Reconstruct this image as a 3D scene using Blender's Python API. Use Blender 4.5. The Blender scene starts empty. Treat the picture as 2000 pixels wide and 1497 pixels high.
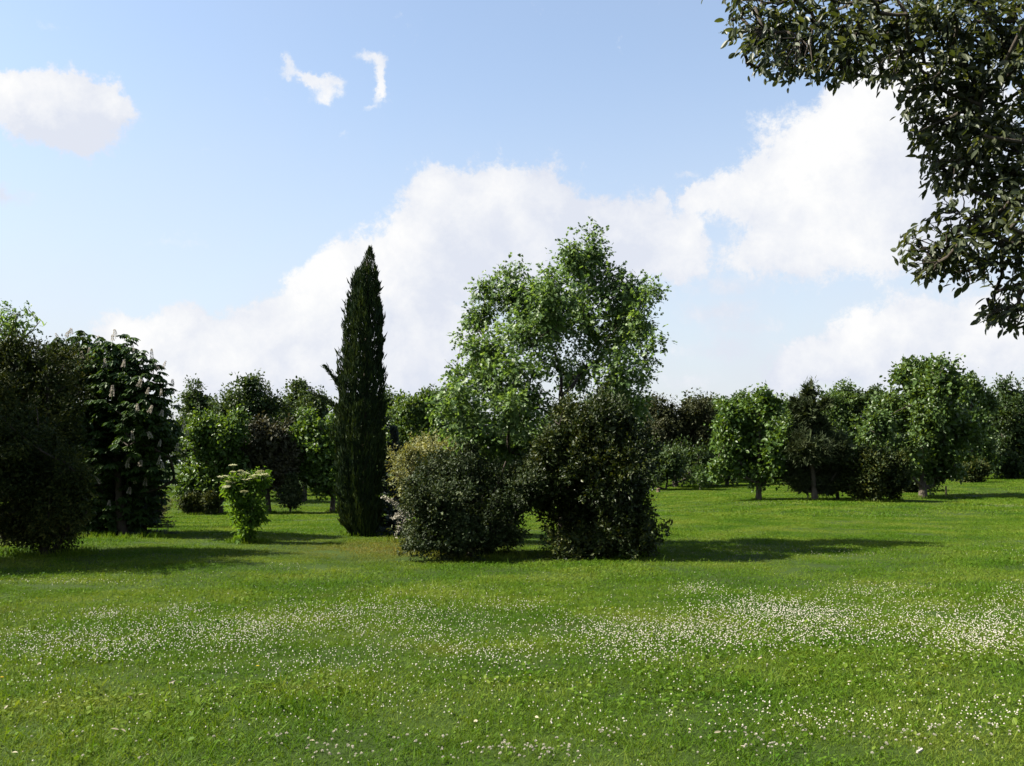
import bpy, math
import numpy as np
from mathutils import Vector, Quaternion

# ------------------------------------------------------------------ camera, sky, sun, exposure
scene = bpy.context.scene
F_PX = 1950.0                       # focal length of the photograph in its own pixels (2000 wide)
PITCH = math.atan((900.0 - 748.5) / F_PX)
EYE = 1.6
cam_d = bpy.data.cameras.new('camera')
cam = bpy.data.objects.new('camera', cam_d)
scene.collection.objects.link(cam)
cam.location = (0, 0, EYE)
cam.rotation_euler = (math.pi / 2 + PITCH, 0, 0)
cam_d.sensor_width = 36.0
cam_d.lens = 36.0 * F_PX / 2000.0
cam_d.clip_start = 0.05
cam_d.clip_end = 3000
scene.camera = cam

SUN_EL = math.radians(43)
SUN_AZ = math.radians(-91.5)          # clockwise from +Y: from the left
sun_dir = Vector((math.sin(SUN_AZ) * math.cos(SUN_EL), math.cos(SUN_AZ) * math.cos(SUN_EL), math.sin(SUN_EL)))
sun_d = bpy.data.lights.new('sun', 'SUN')
sun_d.energy = 5.0
sun_d.angle = math.radians(0.53)
sun_d.color = (1.0, 0.94, 0.82)
sun = bpy.data.objects.new('sun', sun_d)
scene.collection.objects.link(sun)
sun.location = (-30, 0, 40)
sun.rotation_euler = sun_dir.to_track_quat('Z', 'Y').to_euler()

scene.view_settings.view_transform = 'Standard'
scene.view_settings.look = 'None'
scene.view_settings.exposure = 2.0
scene.view_settings.gamma = 1.0
scene.view_settings.use_curve_mapping = False
scene.cycles.use_denoising = True
scene.cycles.max_bounces = 4
scene.cycles.diffuse_bounces = 2
scene.cycles.transmission_bounces = 4
scene.cycles.sample_clamp_indirect = 4.0

SKY_STRENGTH = 0.057


def pix_dir(px, py):
    """world direction of a pixel of the 2000x1497 photograph"""
    a = (px - 1000.0) / F_PX
    b = (748.5 - py) / F_PX
    c, s = math.cos(PITCH), math.sin(PITCH)
    return np.array([a, c - b * s, s + b * c])


def at(px, py, depth):
    d = pix_dir(px, py)
    return np.array([0, 0, EYE]) + d * (depth / d[1])


def build_world():
    w = bpy.data.worlds.new('World')
    scene.world = w
    w.use_nodes = True
    w.cycles.sampling_method = 'MANUAL'
    w.cycles.sample_map_resolution = 256
    nt = w.node_tree
    N, L = nt.nodes, nt.links
    N.clear()
    out = N.new('ShaderNodeOutputWorld')
    bg = N.new('ShaderNodeBackground')
    bg.inputs['Strength'].default_value = SKY_STRENGTH
    L.new(bg.outputs[0], out.inputs[0])
    sky = N.new('ShaderNodeTexSky')
    sky.sky_type = 'NISHITA'
    sky.sun_disc = False
    sky.sun_elevation = SUN_EL
    sky.sun_rotation = SUN_AZ
    sky.altitude = 60
    sky.air_density = 1.15
    sky.dust_density = 1.4
    sky.ozone_density = 1.6
    # azimuth and elevation of the view ray
    tc = N.new('ShaderNodeTexCoord')
    sep = N.new('ShaderNodeSeparateXYZ')
    L.new(tc.outputs['Generated'], sep.inputs[0])

    def M(op, a, b=None, c=None, clamp=False):
        n = N.new('ShaderNodeMath')
        n.operation = op
        n.use_clamp = clamp
        for i, v in enumerate((a, b, c)):
            if v is None:
                continue
            if isinstance(v, (int, float)):
                n.inputs[i].default_value = v
            else:
                L.new(v, n.inputs[i])
        return n.outputs[0]

    az = M('ARCTAN2', sep.outputs[0], sep.outputs[1])
    el = M('ARCSINE', sep.outputs[2])

    def noise(scale, detail, rough, dist=0.0, off=(0, 0, 0)):
        mp = N.new('ShaderNodeMapping')
        mp.inputs['Location'].default_value = off
        L.new(tc.outputs['Generated'], mp.inputs['Vector'])
        n = N.new('ShaderNodeTexNoise')
        n.inputs['Scale'].default_value = scale
        n.inputs['Detail'].default_value = detail
        n.inputs['Roughness'].default_value = rough
        n.inputs['Distortion'].default_value = dist
        L.new(mp.outputs[0], n.inputs['Vector'])
        return n
    # the position is shaken a little so that no cloud has a smooth rim
    nz = noise(15, 9, 0.68)
    shake = N.new('ShaderNodeVectorMath')
    shake.operation = 'MULTIPLY_ADD'
    L.new(nz.outputs['Color'], shake.inputs[0])
    shake.inputs[1].default_value = (0.075, 0.06, 0)
    cmb = N.new('ShaderNodeCombineXYZ')
    L.new(M('ADD', az, -0.0375), cmb.inputs[0])
    L.new(M('ADD', el, -0.03), cmb.inputs[1])
    L.new(cmb.outputs[0], shake.inputs[2])
    uv = shake.outputs[0]

    def field(blobs, uv=uv):
        acc = None
        for px, py, rx, ry, wgt in blobs:
            d = pix_dir(px, py)
            d = d / np.linalg.norm(d)
            a0, e0 = math.atan2(d[0], d[1]), math.asin(d[2])
            sx, sy = F_PX / rx * 0.83, F_PX / ry * 0.83
            v = N.new('ShaderNodeVectorMath')
            v.operation = 'MULTIPLY_ADD'
            L.new(uv, v.inputs[0])
            v.inputs[1].default_value = (sx, sy, 0)
            v.inputs[2].default_value = (-a0 * sx, -e0 * sy, 0)
            dt = N.new('ShaderNodeVectorMath')
            dt.operation = 'DOT_PRODUCT'
            L.new(v.outputs[0], dt.inputs[0])
            L.new(v.outputs[0], dt.inputs[1])
            g = M('POWER', 0.3679, dt.outputs['Value'])
            acc = M('MULTIPLY', g, wgt) if acc is None else M('MULTIPLY_ADD', g, wgt, acc)
        return acc

    big = [  # bright heaps
        (60, 195, 60, 40, 1), (130, 205, 75, 48, 1), (185, 190, 40, 24, .9), (125, 245, 65, 38, 1), (165, 280, 32, 22, .8), (15, 190, 40, 28, .9),
        (855, 395, 52, 50, 1), (940, 385, 60, 42, 1), (1035, 375, 50, 38, 1), (1085, 400, 30, 34, .7),
        (900, 470, 120, 70, 1), (1010, 470, 110, 75, 1), (800, 520, 70, 50, 1), (700, 535, 60, 42, 1), (640, 545, 50, 42, 1),
        (600, 610, 60, 50, 1), (700, 610, 90, 60, 1), (520, 640, 60, 36, .9), (420, 650, 60, 36, .9), (365, 615, 34, 28, .9),
        (300, 650, 55, 30, .8), (230, 640, 40, 28, .9), (400, 700, 140, 40, .9), (570, 690, 120, 50, .9), (820, 610, 90, 70, .8),
        (330, 720, 190, 36, .8), (620, 740, 220, 36, .8), (850, 690, 110, 50, .7), (1250, 455, 80, 55, 1), (1175, 445, 60, 40, .9), (1310, 500, 55, 42, .9), (1345, 465, 22, 30, .7), (1288, 385, 14, 18, .7), (1170, 540, 110, 60, .8),
        (1362, 392, 24, 20, 1), (1440, 380, 48, 34, 1), (1520, 345, 55, 45, 1), (1600, 300, 70, 60, 1), (1680, 235, 55, 70, 1), (1740, 190, 55, 60, 1),
        (1700, 350, 130, 95, 1), (1560, 425, 90, 60, .9), (1620, 485, 130, 40, .8), (1790, 430, 110, 80, 1), (1480, 505, 50, 24, .7), (1860, 300, 110, 120, 1),
        (1530, 735, 40, 20, .9), (1600, 695, 50, 30, 1), (1700, 645, 55, 32, 1), (1790, 605, 36, 24, 1), (1780, 665, 110, 38, .9), (1900, 665, 80, 42, .9), (1700, 725, 130, 34, .8), (1970, 640, 60, 40, .9),
    ]
    thin = [  # thin shreds and veils
        (20, 385, 32, 16, .8), (0, 365, 14, 20, .6), (558, 112, 10, 14, .7), (566, 133, 13, 14, .8), (588, 150, 18, 8, .8), (612, 155, 18, 8, .8), (642, 164, 28, 13, .9), (662, 158, 14, 9, .6), (640, 185, 22, 10, .8), (625, 196, 14, 6, .6),
        (725, 113, 26, 13, 1), (744, 145, 9, 24, .95), (741, 182, 8, 24, .8), (722, 213, 18, 6, .7), (668, 265, 14, 6, .6), (1340, 342, 24, 10, .8),
        (1400, 540, 110, 50, .55), (1900, 730, 150, 36, .8), (1400, 685, 80, 24, .95), (1390, 612, 70, 18, .85), (1330, 745, 70, 16, .8), (1480, 640, 90, 12, .6), (350, 480, 120, 10, .4), (100, 60, 120, 12, .4), (900, 720, 120, 30, .7), (780, 720, 60, 30, .5), (1890, 590, 16, 14, .5), (1420, 560, 60, 14, .4),
    ]
    sh2 = N.new('ShaderNodeVectorMath')
    sh2.operation = 'MULTIPLY_ADD'
    L.new(noise(48, 8, 0.7, 0, (7, 3, 1)).outputs['Color'], sh2.inputs[0])
    sh2.inputs[1].default_value = (0.03, 0.03, 0)
    cm2 = N.new('ShaderNodeCombineXYZ')
    L.new(M('ADD', az, -0.015), cm2.inputs[0])
    L.new(M('ADD', el, -0.015), cm2.inputs[1])
    L.new(cm2.outputs[0], sh2.inputs[2])
    sun_off = N.new('ShaderNodeVectorMath')
    L.new(uv, sun_off.inputs[0])
    sun_off.inputs[1].default_value = (-0.022, 0.026, 0)
    fb, ft = field(big), field(thin, sh2.outputs[0])
    fs = field(big, sun_off.outputs[0])
    # beyond the picture the same kind of broken cloud goes on
    nfar = noise(3.2, 8, 0.55, 0.2, (3.1, 1.7, 0.4))
    away = M('SUBTRACT', M('ABSOLUTE', az), 0.60)
    away = M('MULTIPLY', away, 6.0, clamp=True)
    up = M('MULTIPLY', M('SUBTRACT', el, 0.50), 6.0, clamp=True)
    away = M('MAXIMUM', away, up)
    far = M('MULTIPLY', M('SUBTRACT', nfar.outputs[0], 0.5), 5.5)
    far = M('MULTIPLY', M('MAXIMUM', far, 0.0), away)
    fine = noise(30, 9, 0.72, 0.15, (0.3, 0.2, 0.9))
    fn = M('SUBTRACT', fine.outputs[0], 0.5)

    def soft(f, lo, hi, amp):
        mr = N.new('ShaderNodeMapRange')
        mr.interpolation_type = 'SMOOTHSTEP'
        L.new(M('MULTIPLY_ADD', fn, amp, f), mr.inputs['Value'])
        mr.inputs['From Min'].default_value = lo
        mr.inputs['From Max'].default_value = hi
        return mr.outputs[0]
    ab = soft(M('ADD', fb, far), 0.27, 0.82, 2.1)
    at_ = M('MULTIPLY', soft(ft, 0.30, 1.25, 1.7), 0.95)
    alpha = M('MAXIMUM', ab, at_)
    # pale veil low in the sky
    veil = N.new('ShaderNodeMapRange')
    veil.interpolation_type = 'SMOOTHSTEP'
    L.new(el, veil.inputs['Value'])
    veil.inputs['From Min'].default_value = 0.42
    veil.inputs['From Max'].default_value = 0.02
    veil.inputs['To Min'].default_value = 0.17
    veil.inputs['To Max'].default_value = 0.80
    # body of the clouds: white crests, faintly lavender hollows
    body = noise(9, 5, 0.55, 0.3, (1.3, 0.2, 2.0))
    ramp = N.new('ShaderNodeValToRGB')
    ramp.color_ramp.elements[0].position = 0.36
    ramp.color_ramp.elements[1].position = 0.70
    CB = 1.0 / SKY_STRENGTH
    k = 0.25 * CB
    ramp.color_ramp.elements[0].color = (0.76, 0.80, 0.90, 1)
    ramp.color_ramp.elements[1].color = (1.0, 1.0, 1.0, 1)
    lit = M('MULTIPLY', M('SUBTRACT', fb, fs), 0.085)
    L.new(M('ADD', lit, M('MULTIPLY_ADD', fn, 0.45, body.outputs[0])), ramp.inputs[0])
    sc = N.new('ShaderNodeVectorMath')
    sc.operation = 'SCALE'
    L.new(ramp.outputs[0], sc.inputs[0])
    sc.inputs['Scale'].default_value = k
    mix = N.new('ShaderNodeMix')
    mix.data_type = 'RGBA'
    L.new(alpha, mix.inputs['Factor'])
    hz = N.new('ShaderNodeMix')
    hz.data_type = 'RGBA'
    L.new(M('MULTIPLY', veil.outputs[0], M('MULTIPLY_ADD', noise(3.5, 6, .6, .5, (5, 2, 1)).outputs[0], 0.7, 0.65), clamp=True), hz.inputs['Factor'])
    L.new(sky.outputs[0], hz.inputs[6])
    hz.inputs[7].default_value = (.74 * k, .77 * k, .86 * k, 1)
    L.new(hz.outputs[2], mix.inputs[6])
    L.new(sc.outputs[0], mix.inputs[7])
    L.new(mix.outputs[2], bg.inputs['Color'])


build_world()

# ------------------------------------------------------------------ helpers
col = scene.collection


def sstep(a, b, x):
    t = np.clip((np.asarray(x, float) - a) / (b - a), 0, 1)
    return t * t * (3 - 2 * t)


def terrain(x, y):
    x = np.asarray(x, float)
    y = np.asarray(y, float)
    z = -0.65 * sstep(22, 42, y) * sstep(11, -5, x)
    z = z + 0.55 * sstep(9, 30, x) * sstep(28, 62, y)
    z = z + 0.05 * np.sin(x * .31 + 1.3) * np.sin(y * .27 + .4) * sstep(4, 9, y)
    z = z + 0.016 * np.sin(x * .9 + y * .35) * np.cos(y * .8 - .5) + 0.005 * np.sin(x * 2.1 - y * 1.3)
    return z


def ground_at(px, py):
    """where the ray through a pixel meets the lawn"""
    d = pix_dir(px, py)
    t = np.arange(2.0, 220.0, 0.05)
    p = np.array([0, 0, EYE])[None] + d[None] * t[:, None]
    below = np.nonzero(p[:, 2] <= terrain(p[:, 0], p[:, 1]))[0]
    q = p[below[0]] if len(below) else p[-1]
    return np.array([q[0], q[1], float(terrain(q[0], q[1]))])


def unit(v):
    return v / np.maximum(np.linalg.norm(v, axis=-1, keepdims=True), 1e-9)


def tag(o, label=None, cat=None, group=None, kind=None):
    for k, v in (('label', label), ('category', cat), ('group', group), ('kind', kind)):
        if v:
            o[k] = v
    return o


def make_mesh(name, verts, faces_idx, sizes, mats, smooth=False, matidx=None):
    me = bpy.data.meshes.new(name)
    verts = np.asarray(verts, np.float32).reshape(-1, 3)
    faces_idx = np.asarray(faces_idx, np.int32).ravel()
    sizes = np.asarray(sizes, np.int32)
    me.vertices.add(len(verts))
    me.vertices.foreach_set('co', verts.ravel())
    me.loops.add(len(faces_idx))
    me.loops.foreach_set('vertex_index', faces_idx)
    me.polygons.add(len(sizes))
    starts = np.concatenate([[0], np.cumsum(sizes)[:-1]]).astype(np.int32)
    me.polygons.foreach_set('loop_start', starts)
    me.polygons.foreach_set('loop_total', sizes)
    if matidx is not None:
        me.polygons.foreach_set('material_index', np.asarray(matidx, np.int32))
    me.polygons.foreach_set('use_smooth', np.full(len(sizes), bool(smooth)))
    me.update(calc_edges=True)
    for m in (mats if isinstance(mats, (list, tuple)) else [mats]):
        me.materials.append(m)
    return me


def link(name, me, parent=None, loc=None):
    o = bpy.data.objects.new(name, me)
    col.objects.link(o)
    if loc is not None:
        o.location = loc
    if parent is not None:
        o.parent = parent
    return o


class Geo:
    """collects polygons of mixed size"""
    def __init__(self):
        self.v, self.f, self.s, self.m, self.n = [], [], [], [], 0

    def add(self, verts, faces, mat=0):
        verts = np.asarray(verts, float).reshape(-1, 3)
        self.v.append(verts)
        for f in faces:
            self.f.extend(i + self.n for i in f)
            self.s.append(len(f))
            self.m.append(mat)
        self.n += len(verts)

    def add_inst(self, verts, tmpl, mat=0):
        """verts (N,K,3) with the same face template for every piece"""
        N, K, _ = verts.shape
        off = (np.arange(N) * K + self.n)[:, None]
        self.v.append(verts.reshape(-1, 3))
        flat = np.array([i for f in tmpl for i in f])
        sz = [len(f) for f in tmpl]
        self.f.extend((flat[None] + off).ravel().tolist())
        self.s.extend(sz * N)
        self.m.extend([mat] * (len(sz) * N))
        self.n += N * K

    def tube(self, pts, radii, sides=6, mat=0, cap=True):
        pts = np.asarray(pts, float)
        n = len(pts)
        tan = unit(np.gradient(pts, axis=0))
        ref = np.array([0.31, 0.17, 0.93])
        if abs(tan[0] @ ref) > .9:
            ref = np.array([0.9, -0.3, 0.1])
        u = unit(np.cross(tan, ref))
        w = np.cross(tan, u)
        a = np.arange(sides) * 2 * np.pi / sides
        ring = pts[:, None] + np.asarray(radii)[:, None, None] * (u[:, None] * np.cos(a)[None, :, None] + w[:, None] * np.sin(a)[None, :, None])
        faces = []
        for i in range(n - 1):
            for j in range(sides):
                k = (j + 1) % sides
                faces.append((i * sides + j, i * sides + k, (i + 1) * sides + k, (i + 1) * sides + j))
        if cap:
            faces.append(tuple((n - 1) * sides + j for j in range(sides)))
            faces.append(tuple(reversed(range(sides))))
        self.add(ring, faces, mat)

    def mesh(self, name, mats, origin=(0, 0, 0), smooth=False):
        v = np.concatenate(self.v) - np.asarray(origin, float)[None]
        return make_mesh(name, v, self.f, self.s, mats, smooth, self.m)


# leaf outlines: (along, across, lift) and faces
LEAF = {
    'kite': ([(0, 0, 0), (.45, -.5, .07), (1, 0, -.05), (.45, .5, .07)], [(0, 2, 1), (0, 3, 2)]),
    'oval': ([(0, 0, 0), (.28, -.42, .06), (.68, -.40, .05), (1, 0, -.06), (.68, .40, .05), (.28, .42, .06)],
             [(0, 3, 2, 1), (0, 5, 4, 3)]),
    'blade': ([(0, 0, 0), (.5, -.5, .05), (1, 0, .12), (.5, .5, .05)], [(0, 3, 2, 1)]),
    'oak': ([(0, 0, 0), (.3, 0, 0), (.55, 0, .01), (.8, 0, 0), (1.05, 0, -.07),
             (.42, -.50, .06), (.68, -.58, .05), (.93, -.36, .0), (.42, .50, .06), (.68, .58, .05), (.93, .36, .0)],
            [(0, 5, 1), (1, 6, 2), (2, 7, 3), (3, 7, 4), (0, 1, 8), (1, 2, 9), (2, 3, 10), (3, 4, 10), (0, 2, 5), (0, 8, 2)]),
    'ovate': ([(0, 0, 0), (.2, -.36, .04), (.5, -.5, .05), (.8, -.32, .01), (1, 0, -.09), (.8, .32, .01), (.5, .5, .05), (.2, .36, .04)],
              [(0, 4, 3, 2, 1), (0, 7, 6, 5, 4)]),
    'full': ([(0, 0, 0), (.25, 0, -.01), (.55, 0, -.02), (.82, 0, -.04), (1, 0, -.09),
              (.1, -.22, .02), (.25, -.43, .05), (.55, -.5, .05), (.82, -.30, .0),
              (.1, .22, .02), (.25, .43, .05), (.55, .5, .05), (.82, .30, .0)],
             [(0, 1, 6, 5), (1, 2, 7, 6), (2, 3, 8, 7), (3, 4, 8), (0, 9, 10, 1), (1, 10, 11, 2), (2, 11, 12, 3), (3, 12, 4)]),
}


def leaf_verts(kind, p, axis, nrm, length, width):
    t = np.array(LEAF[kind][0])
    axis = unit(axis)
    side = unit(np.cross(nrm, axis))
    n2 = np.cross(axis, side)
    L = np.asarray(length)[:, None, None]
    W = np.asarray(width)[:, None, None]
    return (p[:, None] + axis[:, None] * t[None, :, 0:1] * L + side[:, None] * t[None, :, 1:2] * W + n2[:, None] * t[None, :, 2:3] * L)


# ------------------------------------------------------------------ materials
def new_mat(name):
    m = bpy.data.materials.new(name)
    m.use_nodes = True
    m.node_tree.nodes.clear()
    return m, m.node_tree.nodes, m.node_tree.links


def ramp_node(N, cols, pos=None):
    r = N.new('ShaderNodeValToRGB')
    e = r.color_ramp.elements
    while len(e) < len(cols):
        e.new(0.5)
    for i, c in enumerate(cols):
        e[i].position = (pos[i] if pos else i / (len(cols) - 1))
        e[i].color = (*c, 1)
    return r


def leaf_mat(name, cols, trans=0.3, rough=0.5, spec=0.35, tcol=None, patch=0.8, gain=.6):
    cols = [tuple(v * gain for v in c) for c in cols]
    spec *= .7
    m, N, L = new_mat(name)
    out = N.new('ShaderNodeOutputMaterial')
    g = N.new('ShaderNodeNewGeometry')
    nz = N.new('ShaderNodeTexNoise')
    nz.inputs['Scale'].default_value = patch
    nz.inputs['Detail'].default_value = 3
    L.new(g.outputs['Position'], nz.inputs['Vector'])
    ad = N.new('ShaderNodeMath')
    ad.operation = 'MULTIPLY_ADD'
    L.new(g.outputs['Random Per Island'], ad.inputs[0])
    ad.inputs[1].default_value = 0.62
    mr = N.new('ShaderNodeMapRange')
    L.new(nz.outputs[0], mr.inputs['Value'])
    mr.inputs['From Min'].default_value = 0.3
    mr.inputs['From Max'].default_value = 0.7
    mr.inputs['To Max'].default_value = 0.38
    L.new(mr.outputs[0], ad.inputs[2])
    r = ramp_node(N, cols)
    L.new(ad.outputs[0], r.inputs[0])
    b = N.new('ShaderNodeBsdfPrincipled')
    b.inputs['Roughness'].default_value = rough
    b.inputs['Specular IOR Level'].default_value = spec
    L.new(r.outputs[0], b.inputs['Base Color'])
    t = N.new('ShaderNodeBsdfTranslucent')
    tm = N.new('ShaderNodeMix')
    tm.data_type = 'RGBA'
    tm.blend_type = 'MULTIPLY'
    tm.inputs['Factor'].default_value = 1
    tm.inputs[7].default_value = (*(tcol or (1.7, 1.5, .55)), 1)
    L.new(r.outputs[0], tm.inputs[6])
    L.new(tm.outputs[2], t.inputs['Color'])
    mx = N.new('ShaderNodeMixShader')
    mx.inputs[0].default_value = trans
    L.new(b.outputs[0], mx.inputs[1])
    L.new(t.outputs[0], mx.inputs[2])
    L.new(mx.outputs[0], out.inputs[0])
    return m


def plain_mat(name, c1, c2, scale=8, rough=0.8, bump=0.0, stretch=(1, 1, 1)):
    c1, c2 = tuple(v * .65 for v in c1), tuple(v * .65 for v in c2)
    m, N, L = new_mat(name)
    out = N.new('ShaderNodeOutputMaterial')
    tc = N.new('ShaderNodeTexCoord')
    mp = N.new('ShaderNodeMapping')
    mp.inputs['Scale'].default_value = stretch
    L.new(tc.outputs['Object'], mp.inputs[0])
    nz = N.new('ShaderNodeTexNoise')
    nz.inputs['Scale'].default_value = scale
    nz.inputs['Detail'].default_value = 6
    nz.inputs['Roughness'].default_value = .65
    L.new(mp.outputs[0], nz.inputs['Vector'])
    r = ramp_node(N, [c1, c2], [.32, .68])
    L.new(nz.outputs[0], r.inputs[0])
    b = N.new('ShaderNodeBsdfPrincipled')
    b.inputs['Roughness'].default_value = rough
    b.inputs['Specular IOR Level'].default_value = .25
    L.new(r.outputs[0], b.inputs['Base Color'])
    if bump:
        bp = N.new('ShaderNodeBump')
        bp.inputs['Strength'].default_value = bump
        bp.inputs['Distance'].default_value = .02
        L.new(nz.outputs[0], bp.inputs['Height'])
        L.new(bp.outputs[0], b.inputs['Normal'])
    L.new(b.outputs[0], out.inputs[0])
    return m


M_BARK = plain_mat('bark_grey_brown', (.035, .028, .02), (.12, .10, .075), 14, .9, .8, (1, 1, .25))
M_BARK_DARK = plain_mat('bark_dark', (.02, .016, .012), (.07, .055, .04), 14, .9, .8, (1, 1, .25))
M_WOOD = plain_mat('weathered_wood', (.12, .085, .055), (.24, .18, .12), 20, .85, .5, (1, 1, .1))
M_STONE = plain_mat('pale_stone', (.28, .26, .23), (.45, .42, .38), 18, .85, .4)
M_YEW = leaf_mat('dark_evergreen_leaf', [(.007, .016, .004), (.016, .030, .006), (.048, .064, .012), (.15, .15, .032)], .16, .6, .15, gain=.62)
M_CHEST = leaf_mat('chestnut_leaf', [(.018, .042, .010), (.032, .068, .014), (.06, .105, .022)], .28, .5, .3, gain=.72)
M_OAK = leaf_mat('oak_leaf', [(.046, .088, .026), (.072, .128, .036), (.108, .17, .052), (.145, .205, .07)], .46, .45, .4, (1.5, 1.45, .6), gain=.9)
M_CYP = leaf_mat('cypress_scale', [(.008, .020, .009), (.016, .034, .012), (.034, .056, .014), (.06, .085, .016)], .1, .6, .2, patch=1.6, gain=.65)
M_SPRUCE = leaf_mat('blue_spruce_needle', [(.03, .05, .05), (.05, .075, .075), (.08, .11, .11)], .05, .6, .3)
M_ELAE = leaf_mat('silvery_shrub_leaf', [(.008, .018, .004), (.018, .034, .008), (.045, .066, .020), (.13, .15, .06)], .14, .55, .2, gain=.58)
M_LAUREL = leaf_mat('glossy_evergreen_leaf', [(.008, .018, .004), (.018, .034, .006), (.042, .062, .011), (.13, .14, .025)], .16, .5, .28, gain=.55)
M_CREAM = leaf_mat('cream_edged_leaf', [(.06, .085, .025), (.17, .19, .07), (.40, .40, .20)], .25, .55, .25, gain=.6)
M_ELDER = leaf_mat('elder_leaf', [(.045, .10, .012), (.075, .15, .018), (.11, .19, .022)], .45, .55, .2, gain=.78)
M_LIME = leaf_mat('light_green_leaf', [(.03, .065, .012), (.055, .105, .018), (.09, .15, .025)], .35, .45, .4, gain=.78)
M_MAPLE = leaf_mat('maple_leaf', [(.03, .062, .014), (.055, .10, .022), (.10, .15, .035)], .33, .45, .4, gain=.78)
M_DARK = leaf_mat('dark_green_leaf', [(.018, .036, .011), (.032, .058, .016), (.06, .092, .024)], .3, .5, .3, gain=.8)
M_BROWN = leaf_mat('brown_green_leaf', [(.017, .022, .008), (.034, .040, .013), (.062, .066, .024)], .2, .6, .2, (1.4, 1.3, .6), gain=.75)
M_PINE = leaf_mat('pine_needle', [(.02, .034, .012), (.036, .052, .018), (.07, .084, .032)], .1, .6, .2, gain=.65)
M_PURPLE = leaf_mat('bronze_leaf', [(.022, .026, .013), (.042, .044, .022), (.075, .072, .036)], .2, .55, .25, (1.4, 1.2, .7), gain=.7)
M_OVER = leaf_mat('holm_oak_leaf', [(.016, .026, .010), (.034, .048, .018), (.07, .084, .040), (.12, .125, .065)], .34, .45, .4, (1.7, 1.6, .5), gain=.66)
M_PETAL = leaf_mat('cream_white_petal', [(.46, .42, .34), (.62, .57, .48), (.72, .68, .60)], .3, .6, .3, (1, 1, .9), gain=.62)
M_CANDLE = leaf_mat('chestnut_blossom', [(.50, .44, .38), (.66, .60, .52), (.78, .72, .65)], .25, .6, .2, (1, 1, .9), gain=.58)
M_ELDERFLOWER = leaf_mat('elder_blossom', [(.48, .48, .26), (.60, .60, .36), (.70, .70, .46)], .3, .6, .2, (1, 1, .8), gain=.62)
M_STEM = plain_mat('green_stem', (.05, .09, .015), (.09, .14, .03), 30, .6)
M_DRY = leaf_mat('dry_leaf', [(.20, .17, .10), (.34, .30, .20), (.50, .46, .36)], .15, .7, .2, (1, .95, .8), gain=.62)
M_YELLOW = leaf_mat('yellow_petal', [(.65, .45, .01), (.8, .58, .02)], .2, .6, .3, (1, 1, .5), gain=.62)


# ------------------------------------------------------------------ the lawn
def grid_axis(lo, hi, fine_lo, fine_hi, fine, coarse):
    a = np.arange(fine_lo, fine_hi, fine)
    l = fine_lo - np.cumsum(np.geomspace(fine, coarse, 60))
    h = fine_hi + np.cumsum(np.geomspace(fine, coarse, 60)) - fine
    return np.concatenate([l[l > lo][::-1], a, h[h < hi]])


def grass_color(N, L, dark):
    """worn, lush and yellowish patches by place on the lawn"""
    g = N.new('ShaderNodeNewGeometry')
    sp = N.new('ShaderNodeVectorMath')
    sp.operation = 'MULTIPLY'
    sp.inputs[1].default_value = (1, 1.0, 0)
    L.new(g.outputs['Position'], sp.inputs[0])
    a = N.new('ShaderNodeTexNoise')
    a.inputs['Scale'].default_value = .55
    a.inputs['Detail'].default_value = 5
    a.inputs['Roughness'].default_value = .6
    L.new(sp.outputs[0], a.inputs['Vector'])
    return g, sp, a


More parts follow.
